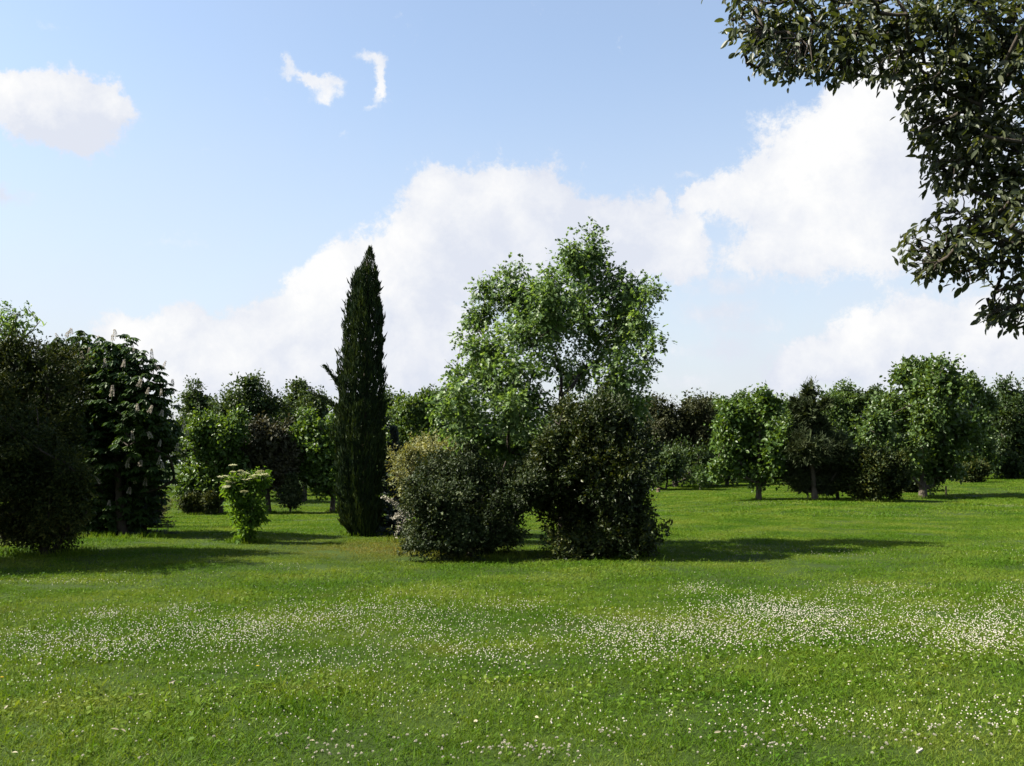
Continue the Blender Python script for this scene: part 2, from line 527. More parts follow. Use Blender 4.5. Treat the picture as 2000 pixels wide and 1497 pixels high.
def mat_grass():
    m, N, L = new_mat('lawn_grass')
    out = N.new('ShaderNodeOutputMaterial')
    g, sp, a = grass_color(N, L, False)
    mr = N.new('ShaderNodeMapRange')
    L.new(a.outputs[0], mr.inputs['Value'])
    mr.inputs['From Min'].default_value = .38
    mr.inputs['From Max'].default_value = .64
    r1 = ramp_node(N, [(.024, .068, .003), (.056, .104, .007), (.112, .143, .024)])
    ad = N.new('ShaderNodeMath')
    ad.operation = 'MULTIPLY_ADD'
    L.new(g.outputs['Random Per Island'], ad.inputs[0])
    ad.inputs[1].default_value = .45
    m2 = N.new('ShaderNodeMath')
    m2.operation = 'MULTIPLY'
    m2.inputs[1].default_value = .6
    L.new(mr.outputs[0], m2.inputs[0])
    L.new(m2.outputs[0], ad.inputs[2])
    L.new(ad.outputs[0], r1.inputs[0])
    # thin, brownish turf on the mound before the shrubs
    dv = N.new('ShaderNodeVectorMath')
    dv.operation = 'DISTANCE'
    L.new(sp.outputs[0], dv.inputs[0])
    c = ground_at(760, 1075)
    dv.inputs[1].default_value = (c[0], c[1], 0)
    dm = N.new('ShaderNodeMapRange')
    dm.interpolation_type = 'SMOOTHSTEP'
    L.new(dv.outputs['Value'], dm.inputs['Value'])
    dm.inputs['From Min'].default_value = 3.2
    dm.inputs['From Max'].default_value = .2
    n2 = N.new('ShaderNodeTexNoise')
    n2.inputs['Scale'].default_value = 2.2
    n2.inputs['Detail'].default_value = 6
    L.new(sp.outputs[0], n2.inputs['Vector'])
    mm = N.new('ShaderNodeMath')
    mm.operation = 'MULTIPLY'
    L.new(dm.outputs[0], mm.inputs[0])
    L.new(n2.outputs[0], mm.inputs[1])
    n3 = N.new('ShaderNodeTexNoise')
    n3.inputs['Scale'].default_value = .8
    n3.inputs['Detail'].default_value = 7
    n3.inputs['Roughness'].default_value = .7
    L.new(sp.outputs[0], n3.inputs['Vector'])
    dry = N.new('ShaderNodeMapRange')
    L.new(n3.outputs[0], dry.inputs['Value'])
    dry.inputs['From Min'].default_value = .56
    dry.inputs['From Max'].default_value = .74
    dry.inputs['To Max'].default_value = .35
    ma = N.new('ShaderNodeMath')
    ma.operation = 'MAXIMUM'
    L.new(mm.outputs[0], ma.inputs[0])
    L.new(dry.outputs[0], ma.inputs[1])
    mm = ma
    mx = N.new('ShaderNodeMix')
    mx.data_type = 'RGBA'
    L.new(mm.outputs[0], mx.inputs['Factor'])
    L.new(r1.outputs[0], mx.inputs[6])
    mx.inputs[7].default_value = (.12, .078, .034, 1)
    b = N.new('ShaderNodeBsdfPrincipled')
    b.inputs['Roughness'].default_value = .55
    b.inputs['Specular IOR Level'].default_value = .06
    L.new(mx.outputs[2], b.inputs['Base Color'])
    t = N.new('ShaderNodeBsdfTranslucent')
    tm = N.new('ShaderNodeMix')
    tm.data_type = 'RGBA'
    tm.blend_type = 'MULTIPLY'
    tm.inputs['Factor'].default_value = 1
    tm.inputs[7].default_value = (1.5, 1.4, .5, 1)
    L.new(mx.outputs[2], tm.inputs[6])
    L.new(tm.outputs[2], t.inputs['Color'])
    ms = N.new('ShaderNodeMixShader')
    ms.inputs[0].default_value = .35
    L.new(b.outputs[0], ms.inputs[1])
    L.new(t.outputs[0], ms.inputs[2])
    L.new(ms.outputs[0], out.inputs[0])
    return m


def mat_ground():
    m, N, L = new_mat('turf_soil')
    out = N.new('ShaderNodeOutputMaterial')
    g, sp, a = grass_color(N, L, True)
    fn = N.new('ShaderNodeTexNoise')
    fn.inputs['Scale'].default_value = 22
    fn.inputs['Detail'].default_value = 8
    fn.inputs['Roughness'].default_value = .7
    L.new(sp.outputs[0], fn.inputs['Vector'])
    mi = N.new('ShaderNodeMath')
    mi.operation = 'MULTIPLY_ADD'
    L.new(fn.outputs[0], mi.inputs[0])
    mi.inputs[1].default_value = .6
    m2 = N.new('ShaderNodeMath')
    m2.operation = 'MULTIPLY'
    m2.inputs[1].default_value = .4
    L.new(a.outputs[0], m2.inputs[0])
    L.new(m2.outputs[0], mi.inputs[2])
    r = ramp_node(N, [(.008, .014, .002), (.018, .034, .003), (.034, .052, .006)], [.3, .5, .7])
    L.new(mi.outputs[0], r.inputs[0])
    b = N.new('ShaderNodeBsdfPrincipled')
    b.inputs['Roughness'].default_value = .9
    b.inputs['Specular IOR Level'].default_value = .1
    L.new(r.outputs[0], b.inputs['Base Color'])
    bp = N.new('ShaderNodeBump')
    bp.inputs['Strength'].default_value = .6
    bp.inputs['Distance'].default_value = .03
    L.new(fn.outputs[0], bp.inputs['Height'])
    L.new(bp.outputs[0], b.inputs['Normal'])
    L.new(b.outputs[0], out.inputs[0])
    return m


M_GRASS = mat_grass()
M_SOIL = mat_ground()

gx = grid_axis(-600, 600, -14, 14, .25, 40)
gy = grid_axis(-300, 900, 1, 34, .25, 40)
XX, YY = np.meshgrid(gx, gy)
ZZ = terrain(XX, YY)
nx, ny = len(gx), len(gy)
idx = np.arange(nx * ny).reshape(ny, nx)
quads = np.stack([idx[:-1, :-1], idx[:-1, 1:], idx[1:, 1:], idx[1:, :-1]], -1).reshape(-1, 4)
ground = link('ground', make_mesh('ground', np.stack([XX, YY, ZZ], -1), quads, np.full(len(quads), 4), M_SOIL, True))
tag(ground, kind='structure')


def grass_patch(name, rng, n, half, hmin, hmax, wid, weeds=0, tall=0, wlen=.035):
    """a square yard of turf, used as the instance source of the grass"""
    G = Geo()
    p = np.zeros((n, 3))
    p[:, :2] = rng.uniform(-half, half, (n, 2))
    p[:, 2] = -.015
    lean = rng.normal(0, .55, (n, 3))
    lean[:, 2] = 1
    side = unit(np.stack([rng.normal(size=n), rng.normal(size=n), np.zeros(n)], -1))
    h = rng.uniform(hmin, hmax, n)
    w = wid * rng.uniform(.6, 1.4, n)
    a = unit(lean)
    mid = p + a * (h * .55)[:, None]
    bend = unit(np.stack([lean[:, 0], lean[:, 1], np.zeros(n)], -1))
    tip = mid + a * (h * .35)[:, None] + bend * (h * .35)[:, None]
    v = np.stack([p - side * (w / 2)[:, None], p + side * (w / 2)[:, None],
                  mid + side * (w * .42)[:, None], tip, mid - side * (w * .42)[:, None]], 1)
    G.add_inst(v, [(0, 1, 2, 4), (4, 2, 3)])
    if weeds:   # clover and broad weed leaves between the blades
        q = np.zeros((weeds, 3))
        q[:, :2] = rng.uniform(-half, half, (weeds, 2))
        q[:, 2] = rng.uniform(.015, .04, weeds)
        ax = unit(np.stack([rng.normal(size=weeds), rng.normal(size=weeds), rng.uniform(.0, .9, weeds)], -1))
        nn = unit(np.stack([rng.normal(0, .35, weeds), rng.normal(0, .35, weeds), np.ones(weeds)], -1))
        ln = rng.uniform(.012, wlen, weeds)
        G.add_inst(leaf_verts('oval', q, ax, nn, ln, ln * rng.uniform(.45, .9, weeds)), LEAF['oval'][1])
    if tall:    # a few longer blades
        q = np.zeros((tall, 3))
        q[:, :2] = rng.uniform(-half, half, (tall, 2))
        ax = unit(np.stack([rng.normal(0, .5, tall), rng.normal(0, .5, tall), np.ones(tall)], -1))
        nn = unit(rng.normal(size=(tall, 3)))
        ln = rng.uniform(.08, .14, tall)
        G.add_inst(leaf_verts('blade', q, ax, nn, ln, np.full(tall, .007)), LEAF['blade'][1])
    return bpy.data.objects.new(name, G.mesh(name, [M_GRASS]))   # not linked: only an instance source


def grass_field(name, patches, pts, rot, scl, pick, label):
    me = bpy.data.meshes.new(name)
    me.vertices.add(len(pts))
    me.vertices.foreach_set('co', np.asarray(pts, np.float32).ravel())
    at_ = me.attributes.new('rot', 'FLOAT_VECTOR', 'POINT')
    at_.data.foreach_set('vector', np.asarray(rot, np.float32).ravel())
    for nm, arr in (('scl', scl),):
        at_ = me.attributes.new(nm, 'FLOAT', 'POINT')
        at_.data.foreach_set('value', np.asarray(arr, np.float32))
    at_ = me.attributes.new('pick', 'INT', 'POINT')
    at_.data.foreach_set('value', np.asarray(pick, np.int32))
    me.materials.append(M_GRASS)
    o = link(name, me)
    nt = bpy.data.node_groups.new(name + '_nodes', 'GeometryNodeTree')
    nt.interface.new_socket('Geometry', in_out='INPUT', socket_type='NodeSocketGeometry')
    nt.interface.new_socket('Geometry', in_out='OUTPUT', socket_type='NodeSocketGeometry')
    N, L = nt.nodes, nt.links
    gi, go = N.new('NodeGroupInput'), N.new('NodeGroupOutput')
    ip = N.new('GeometryNodeInstanceOnPoints')
    L.new(gi.outputs[0], ip.inputs['Points'])
    jn = N.new('GeometryNodeJoinGeometry')
    for po in reversed(patches):
        oi = N.new('GeometryNodeObjectInfo')
        oi.inputs['Object'].default_value = po
        oi.inputs['As Instance'].default_value = True
        L.new(oi.outputs['Geometry'], jn.inputs[0])
    L.new(jn.outputs[0], ip.inputs['Instance'])
    ip.inputs['Pick Instance'].default_value = True

    def attr(nm, ty):
        n = N.new('GeometryNodeInputNamedAttribute')
        n.data_type = ty
        n.inputs['Name'].default_value = nm
        return n.outputs['Attribute']
    L.new(attr('pick', 'INT'), ip.inputs['Instance Index'])
    er = N.new('FunctionNodeEulerToRotation')
    L.new(attr('rot', 'FLOAT_VECTOR'), er.inputs[0])
    L.new(er.outputs[0], ip.inputs['Rotation'])
    L.new(attr('scl', 'FLOAT'), ip.inputs['Scale'])
    L.new(ip.outputs[0], go.inputs[0])
    md = o.modifiers.new('turf', 'NODES')
    md.node_group = nt
    tag(o, label, 'grass', kind='stuff')
    return o


def turf(name, y0, y1, step, patches, rng, label, smin=.65, smax=1.4):
    pts = []
    y = y0
    while y < y1:
        hw = y * .56 + 1.5
        xs = np.arange(-hw, hw, step)
        pts.append(np.stack([xs + rng.uniform(-.4, .4, len(xs)) * step, y + rng.uniform(-.4, .4, len(xs)) * step], -1))
        y += step
    p = np.concatenate(pts)
    z = terrain(p[:, 0], p[:, 1])
    n = len(p)
    # the sward is uneven: lush and short areas
    lush = .5 + .5 * np.sin(p[:, 0] * .8 + 1.1 * np.sin(p[:, 1] * .5)) * np.sin(p[:, 1] * .9 + .7 * np.sin(p[:, 0] * .6))
    s = smin + (smax - smin) * (.6 * lush + .4 * rng.uniform(size=n))
    e = .4
    sx = (terrain(p[:, 0] + e, p[:, 1]) - terrain(p[:, 0] - e, p[:, 1])) / (2 * e)
    sy = (terrain(p[:, 0], p[:, 1] + e) - terrain(p[:, 0], p[:, 1] - e)) / (2 * e)
    rot = [(Vector((-a, -b, 1)).to_track_quat('Z', 'Y') @ Quaternion((0, 0, 1), t)).to_euler() for a, b, t in zip(sx, sy, rng.uniform(0, 6.28, n))]
    return grass_field(name, patches, np.column_stack([p, z]), rot, s, rng.integers(0, len(patches), n), label)


rng = np.random.default_rng(11)
near_p = [grass_patch('turf_near_source', rng, 1500, .36, .03, .065, .0045, wd_, tl_, wl_) for wd_, tl_, wl_ in ((30, 4, .03), (45, 8, .03), (120, 3, .045), (60, 26, .035), (25, 4, .03))]
mid_p = [grass_patch('turf_mid_source', rng, 1500, .6, .03, .065, .008, 60, 4) for _ in range(3)]
far_p = [grass_patch('turf_far_source', rng, 1500, 1.2, .03, .07, .02, 60, 0) for _ in range(3)]
turf('grass', 3.2, 12.5, .48, near_p, rng, 'green mown turf of fine blades in the foreground')
turf('grass', 12.2, 30, .85, mid_p, rng, 'green mown turf around the shrubs in the middle of the lawn')
turf('grass', 29.5, 84, 1.7, far_p, rng, 'far green lawn in front of the wood edge')


# ------------------------------------------------------------------ plants
def grow(base, top, targets, rng, r0, droop=0.0, wob=.03):
    """a branching skeleton: trunk first, then every target joins the nearest lower branch"""
    base, top = np.asarray(base, float), np.asarray(top, float)
    K = 12
    t = np.linspace(0, 1, K)[:, None]
    H = np.linalg.norm(top - base)
    tr = base + (top - base) * t + np.cumsum(rng.normal(0, wob * H / K * 2.2, (K, 3)), 0) * np.array([1, 1, 0]) * np.minimum(t * 3, 1)
    pos = list(tr)
    par = [-1] + list(range(K - 1))
    for tg in targets:
        P = np.array(pos)
        d = np.linalg.norm(P - tg, axis=1)
        hor = np.linalg.norm((P - tg)[:, :2], axis=1)
        cost = d + 1.1 * np.maximum(0, P[:, 2] - tg[2] + (.55 - droop) * hor) + .6 * np.maximum(0, .12 * H - (P[:, 2] - base[2]))
        i = int(np.argmin(cost))
        a = P[i]
        L = d[i]
        if L < 1e-3:
            continue
        k = 2 if L < .35 else 4
        mid = (a + tg) / 2 + np.array([0, 0, (.12 - droop * .5) * L * -1 if droop < 0 else -.06 * L]) + rng.normal(0, .07 * L, 3)
        prev = i
        for s in range(1, k + 1):
            u = s / k
            q = (1 - u) ** 2 * a + 2 * u * (1 - u) * mid + u * u * tg
            pos.append(q)
            par.append(prev)
            prev = len(pos) - 1
    n = len(pos)
    cnt = np.zeros(n)
    child = np.zeros(n, bool)
    for i in range(n - 1, 0, -1):
        if not child[i]:
            cnt[i] += 1
        cnt[par[i]] += cnt[i]
        child[par[i]] = True
    cnt[0] = max(cnt[0], 1)
    rad = r0 * (np.maximum(cnt, 1) / cnt[0]) ** .5
    # trunk keeps a taper of its own
    for i in range(K):
        rad[i] = max(rad[i], r0 * (1 - .75 * i / K) * .7)
    rad[0] *= 1.25
    return np.array(pos), np.array(par), rad, K


def limb_mesh(name, pos, par, rad, sel, sides, mat, origin, rmin=.003):
    """frustums along the selected edges"""
    e = np.array([i for i in range(1, len(pos)) if sel(i)])
    if len(e) == 0:
        return None
    a, b = pos[par[e]], pos[e]
    ra, rb = np.maximum(rad[par[e]], rmin), np.maximum(rad[e], rmin * .8)
    ra = np.minimum(ra, rb * 1.6)
    d = unit(b - a)
    ref = np.where(np.abs(d[:, 2:3]) > .9, np.array([[1., 0, 0]]), np.array([[0, 0, 1.]]))
    u = unit(np.cross(d, ref))
    w = np.cross(d, u)
    ang = np.arange(sides) * 2 * np.pi / sides
    ca, sa = np.cos(ang)[None, :, None], np.sin(ang)[None, :, None]
    ringd = u[:, None] * ca + w[:, None] * sa
    b2 = b + d * (rb * .5)[:, None]
    v = np.concatenate([a[:, None] + ringd * ra[:, None, None], b2[:, None] + ringd * rb[:, None, None]], 1)
    f = [(j, (j + 1) % sides, sides + (j + 1) % sides, sides + j) for j in range(sides)]
    G = Geo()
    G.add_inst(v, f)
    return G.mesh(name, [mat], origin, smooth=True)


def crown_points(blobs, n, rng, fill=.35, bumps=.25):
    """cluster centres spread over the lumps of the crown; blobs: centre, radii, weight"""
    C = np.array([b[0] for b in blobs])
    R = np.array([b[1] for b in blobs])
    w = (R[:, 0] * R[:, 2]) ** .9 * np.array([b[2] for b in blobs])
    k = rng.choice(len(blobs), n, p=w / w.sum())
    d = unit(rng.normal(size=(n, 3)))
    r = np.where(rng.uniform(size=n) < fill, rng.uniform(.1, .8, n), rng.uniform(.72, 1.0, n))
    ph = rng.uniform(0, 6.28, (len(blobs), 3))
    lump = 1 + bumps * (np.sin(5 * d[:, 0] + ph[k, 0]) * np.sin(5 * d[:, 2] + ph[k, 1]) + .5 * np.sin(9 * d[:, 1] + 7 * d[:, 2] + ph[k, 2]))
    p = C[k] + d * R[k] * (r * lump)[:, None]
    return p, d, k


def px_blobs(lst, depth, flat=.85, zoff=0.0, rng=None, sub=0):
    """lumps measured on the photograph, turned into metres at the plant's own distance"""
    out = []
    half = (max(b[0] + b[2] for b in lst) - min(b[0] - b[2] for b in lst)) / 2
    for b in lst:
        cx, cy, rx, ry = b[:4]
        m = depth / F_PX
        dz = (rng.uniform(-1, 1) * .55 * half * m) if rng is not None else 0
        out.append((at(cx, cy, depth + dz + zoff), np.array([rx * m, max(flat * (rx + ry) * .5 * m, .12), ry * m]), b[4] if len(b) > 4 else 1.0))
    if sub:
        extra = []
        for c, r, w in out:
            for _ in range(sub if min(r[0], r[2]) > 13 * depth / F_PX else 0):
                d = unit(rng.normal(size=3))
                f = rng.uniform(.26, .46)
                extra.append((c + d * r * rng.uniform(.72, .98), np.array([max(r.mean(), .5 * r.max())] * 3) * f, w * 1.15))
        out = [(c, r * .9, w) for c, r, w in out] + extra
    return out


def foliage(p, d, per, rng, spread, size, aspect, kind, mat, origin, up=.7, outw=.5, droop=.0, along=.55, jitter=.35, core=None, rand=.7):
    n = len(p)
    if not np.isscalar(spread):
        spread = np.repeat(spread, per)[:, None]
    base = np.repeat(p, per, 0)
    dd = np.repeat(d, per, 0)
    N = len(base)
    off = rng.normal(0, .5, (N, 3)) * spread + dd * rng.uniform(-.8, .6, (N, 1)) * spread
    pos = base + off
    pos[:, 2] = np.maximum(pos[:, 2], terrain(pos[:, 0], pos[:, 1]) + .02)
    ax = unit(dd * along + unit(off) * .5 + rng.normal(0, rand, (N, 3)) + np.array([0, 0, -droop]))
    nn = unit(np.array([0, 0, up]) + dd * outw + rng.normal(0, .55, (N, 3)))
    ln = size * rng.uniform(1 - jitter, 1 + jitter, N)
    G = Geo()
    G.add_inst(leaf_verts(kind, pos, ax, nn, ln, ln * aspect * rng.uniform(.85, 1.15, N)), LEAF[kind][1])
    if core is not None:   # oversized inner leaves added to block light and darken the crown's core
        C, Rr, m = core
        w = (Rr[:, 0] * Rr[:, 2])
        k = rng.choice(len(C), m, p=w / w.sum())
        q = C[k] + unit(rng.normal(size=(m, 3))) * Rr[k] * (rng.uniform(0, 1, (m, 1)) ** .5 * .74)
        q[:, 2] = np.maximum(q[:, 2], terrain(q[:, 0], q[:, 1]) + .03)
        L2 = size * rng.uniform(1.4, 2.4, m)
        G.add_inst(leaf_verts('oval', q, rng.normal(size=(m, 3)), rng.normal(size=(m, 3)), L2, L2 * max(aspect, .45)), LEAF['oval'][1])
    return G.mesh('crown', [mat], origin)


def root(name, base, label, cat, group=None):
    e = bpy.data.objects.new(name, None)
    col.objects.link(e)
    e.location = base
    e.empty_display_size = .2
    return tag(e, label, cat, group)


def plant(name, label, cat, base_px, blobs, mat, seed, depth=None, clusters=300, per=14, spread=.16, size=.07, aspect=.5, kind='kite',
          trunk=.06, trunk_top=None, bark=None, fill=.35, flat=.85, group=None, twigs=120, up=.7, outw=.5, droop=0., along=.55, bumps=.25,
          wander=True, sides=7, rand=.7, zoff=0.0, core=1.5, sub=5, guides=(), shoots=None):
    rng = np.random.default_rng(seed)
    if depth is None:
        base = ground_at(*base_px)
    else:
        q = at(base_px[0], base_px[1], depth)
        base = np.array([q[0], depth, float(terrain(q[0], depth))])
    D = base[1]
    B = px_blobs(blobs, D, flat, zoff, rng if wander else None, sub)
    p, d, k = crown_points(B, clusters, rng, fill, bumps)
    if shoots:   # upright leafy shoots standing out of the crown
        ns, sl = shoots
        i = rng.permutation(np.nonzero(d[:, 2] > -.35)[0])[:ns]
        u = np.linspace(0, 1, 6)
        dr = unit(d[i] * .45 + np.array([0, 0, 1.]) + rng.normal(0, .15, (len(i), 3)))
        q = (p[i][:, None] + dr[:, None] * (u[None, :, None] * sl * rng.uniform(.5, 1.2, (len(i), 1, 1)))).reshape(-1, 3)
        p, d = np.concatenate([p, q]), np.concatenate([d, np.repeat(dr, 6, 0)])
        per_c = np.concatenate([np.full(len(p) - len(q), per), np.full(len(q), max(4, per // 4))])
        spr_c = np.concatenate([np.full(len(p) - len(q), spread), np.full(len(q), spread * .45)])
    else:
        per_c, spr_c = per, spread
    R = root(name, base, label, cat, group)
    if trunk_top is None:
        C = np.array([b[0] for b in B])
        trunk_top = C[np.argmax(C[:, 2])] * np.array([.5, .5, 1]) + base * np.array([.5, .5, 0])
        trunk_top[2] = base[2] + (trunk_top[2] - base[2]) * .92
    else:
        trunk_top = at(trunk_top[0], trunk_top[1], D)
    cen = [b[0] for b in sorted(B, key=lambda b: np.linalg.norm(b[0] - base))]
    tw = p[rng.permutation(len(p))[:twigs]]
    tw = tw[np.argsort(np.linalg.norm(tw - base, axis=1))]
    pos, par, rad, K = grow(base - np.array([0, 0, .05]), trunk_top, [at(gx_, gy_, D + rng.uniform(-.35, .35)) for gx_, gy_ in guides] + list(cen) + list(tw), rng, trunk)
    link('trunk', limb_mesh('trunk', pos, par, rad, lambda i: i < K, max(sides, 8), bark or M_BARK, base), R)
    me = limb_mesh('branches', pos, par, rad, lambda i: i >= K, 5, bark or M_BARK, base)
    if me:
        tag(link('branches', me, R), kind='stuff')
    link('crown', foliage(p, d, per_c, rng, spr_c, size, aspect, kind, mat, base, up, outw, droop, along, rand=rand,
                          core=(np.array([b[0] for b in B[:len(blobs)]]), np.array([b[1] for b in B[:len(blobs)]]), int(clusters * core)) if core else None), R)
    return R, base, p, d


# ---- foreground, left
plant('evergreen_shrub', 'tall dark evergreen shrub with olive tips at the left edge of the lawn', 'shrub', (88, 1085),
      [(50, 745, 95, 85), (100, 770, 75, 95), (40, 870, 110, 130), (110, 870, 68, 120), (85, 970, 65, 95), (60, 940, 90, 90), (-40, 820, 80, 150), (90, 1035, 56, 50), (35, 1015, 70, 48), (140, 960, 46, 80), (130, 1020, 42, 46), (20, 690, 50, 45)],
      M_YEW, 1, clusters=2600, per=24, spread=.12, size=.06, aspect=.42, trunk=.09, bark=M_BARK_DARK, fill=.2, twigs=60, core=5, shoots=(260, .22), up=.2, along=.9, bumps=.2)

R_ch, b_ch, p_ch, d_ch = plant('horse_chestnut', 'dark leafy chestnut tree with upright white blossom candles beside the dark evergreen', 'tree', (240, 1048),
      [(160, 715, 65, 60), (225, 730, 65, 75), (275, 790, 55, 85), (230, 830, 95, 110), (300, 860, 48, 90), (220, 940, 95, 90), (280, 960, 50, 70), (120, 700, 40, 45), (230, 1005, 60, 45), (165, 830, 60, 80), (165, 930, 60, 80), (185, 1005, 50, 40)],
      M_CHEST, 2, clusters=10, per=1, spread=.1, size=.1, trunk=.09, fill=.3, twigs=0, bark=M_BARK_DARK)


def rebuild_chestnut():
    rng = np.random.default_rng(22)
    D = b_ch[1]
    bl = [(160, 715, 65, 60), (225, 730, 65, 75), (275, 790, 55, 85), (230, 830, 95, 110), (300, 860, 48, 90), (220, 940, 95, 90), (280, 960, 50, 70), (120, 700, 40, 45), (230, 1005, 60, 45), (165, 830, 60, 80), (165, 930, 60, 80), (185, 1005, 50, 40)]
    B = px_blobs(bl, D, .9, 0, rng)
    B = [(at(q_[0], q_[1], D + .25), b_[1], b_[2]) if q_[1] > 990 else b_ for q_, b_ in zip(bl, B)]
    n = 3300
    p, d, k = crown_points(B, n, rng, .35, .22)
    # hand-shaped leaves: six leaflets hanging from one stalk end
    G = Geo()
    L = 7
    hub = np.repeat(p, L, 0)
    out = unit(np.stack([d[:, 0], d[:, 1], np.zeros(n)], -1) + rng.normal(0, .5, (n, 3)))
    out[:, 2] = 0
    out = unit(out)
    sd = np.cross(out, np.array([0, 0, 1.]))
    ang = np.tile(np.linspace(-2.0, 2.0, L), n) + rng.normal(0, .1, n * L)
    o2, s2 = np.repeat(out, L, 0), np.repeat(sd, L, 0)
    ax = o2 * np.cos(ang)[:, None] + s2 * np.sin(ang)[:, None]
    ax[:, 2] -= rng.uniform(.35, .9, n * L)
    ln = np.repeat(rng.uniform(.14, .22, n), L) * (1 - .25 * np.abs(ang) / 2)
    nn = np.array([0, 0, 1.]) + rng.normal(0, .2, (n * L, 3))
    G.add_inst(leaf_verts('oval', hub, ax, nn, ln, ln * .46), LEAF['oval'][1])
    m = 5000
    C, Rr = np.array([b[0] for b in B]), np.array([b[1] for b in B])
    k = rng.choice(len(C), m)
    q = C[k] + unit(rng.normal(size=(m, 3))) * Rr[k] * rng.uniform(0, .75, (m, 1))
    G.add_inst(leaf_verts('oval', q, rng.normal(size=(m, 3)), rng.normal(size=(m, 3)), np.full(m, .2), np.full(m, .1)), LEAF['oval'][1])
    old = [c for c in R_ch.children if c.name.startswith(('crown', 'branches', 'trunk'))]
    for c in old:
        bpy.data.objects.remove(c)
    link('crown', G.mesh('crown', [M_CHEST], b_ch), R_ch)
    top = at(215, 690, D)
    tw = p[rng.permutation(n)[:200]]
    tw = tw[np.argsort(np.linalg.norm(tw - b_ch, axis=1))]
    pos, par, rad, K = grow(b_ch - np.array([0, 0, .05]), top, [b[0] for b in B] + list(tw), rng, .1)
    link('trunk', limb_mesh('trunk', pos, par, rad, lambda i: i < K, 9, M_BARK_DARK, b_ch), R_ch)
    tag(link('branches', limb_mesh('branches', pos, par, rad, lambda i: i >= K, 5, M_BARK_DARK, b_ch), R_ch), kind='stuff')
    # blossom candles stand on the outside of the crown
    spots = [(128, 640), (138, 634), (118, 650), (165, 652), (186, 660), (192, 652), (220, 648), (226, 640), (258, 660), (262, 672), (283, 690), (297, 684), (310, 705), (318, 700), (160, 682), (172, 676), (140, 680),
             (336, 745), (322, 730), (270, 745), (286, 760), (300, 770), (314, 766), (218, 765), (242, 790), (268, 797), (290, 797), (306, 800), (314, 803), (336, 808), (216, 800), (355, 835), (364, 842),
             (215, 722), (260, 850), (296, 845), (330, 862), (310, 862), (345, 872), (230, 895), (250, 905), (272, 900), (292, 900), (308, 898), (318, 905), (222, 930), (246, 902), (198, 935), (226, 935), (265, 935), (282, 940), (300, 945), (250, 955), (212, 980), (190, 720), (205, 700), (240, 700)]
    meshes = []
    for v in range(4):
        G = Geo()
        H = .2 + .04 * v
        m = 190
        t = rng.uniform(0, 1, m)
        a = rng.uniform(0, 6.28, m)
        rr = (.06 * (1 - t) ** .7 + .008) * rng.uniform(.5, 1, m)
        q = np.stack([np.cos(a) * rr, np.sin(a) * rr, .03 + t * H], -1)
        ax = unit(np.stack([np.cos(a), np.sin(a), rng.uniform(-.2, .7, m)], -1))
        G.add_inst(leaf_verts('kite', q, ax, rng.normal(size=(m, 3)), rng.uniform(.022, .036, m), rng.uniform(.02, .032, m)), LEAF['kite'][1])
        G.tube([(0, 0, -.06), (0, 0, .1), (0.004, 0, H)], [.006, .005, .002], 5, 1)
        meshes.append(G.mesh('flower_candle', [M_CANDLE, M_STEM]))
    for i, (x, y) in enumerate(spots):
        if y > 715 and i % 3 == 0:
            continue
        # distance where the crown's front is
        dep = None
        for j, (bx, by, rx, ry) in enumerate(bl):
            h_ = np.hypot((x - bx) / rx, (y - by) / ry)
            f_ = B[j][0][1] - B[j][1][1] * math.sqrt(max(0, 1 - min(h_, 1) ** 2)) - .06
            if h_ < 1 and (dep is None or f_ < dep):
                dep = f_
        if dep is None:
            dep = B[min(range(len(bl)), key=lambda j: np.hypot((x - bl[j][0]) / bl[j][2], (y - bl[j][1]) / bl[j][3]))][0][1]
        q = at(x, y + (20 if y < 715 else 12), dep)
        o = link('flower_candle', meshes[i % 4], R_ch, q - b_ch)
        o.rotation_euler = (rng.normal(0, .22), rng.normal(0, .22), rng.uniform(0, 6.28))
        w_ = rng.uniform(.4, .72)
        o.scale = (w_, w_, rng.uniform(.42, .8))


rebuild_chestnut()

plant('oak_tree', 'oak whose light topmost twigs rise above the dark evergreen at the far left', 'tree', (15, 1030),
      [(30, 640, 45, 35), (62, 612, 24, 12), (15, 660, 40, 60), (-20, 750, 90, 110), (40, 800, 80, 100), (10, 620, 20, 12), (78, 628, 12, 8), (10, 930, 70, 90), (20, 1000, 60, 45)],
      M_OAK, 3, clusters=420, per=9, spread=.12, size=.11, aspect=.5, kind='oak', trunk=.09, twigs=160, fill=.4, bumps=.4)


def shade_tree():
    return plant('evergreen_oak', 'tree past the left picture edge, seen only by its shade on the lawn', 'tree', (-450, 1120),
                 [(-480, 450, 200, 200), (-440, 650, 210, 180), (-480, 850, 220, 170), (-460, 990, 200, 120)], M_YEW, 4, depth=14.6,
                 clusters=900, per=20, spread=.2, size=.13, aspect=.5, trunk=.12, fill=.2, twigs=40, core=4, bumps=.3)


shade_tree()


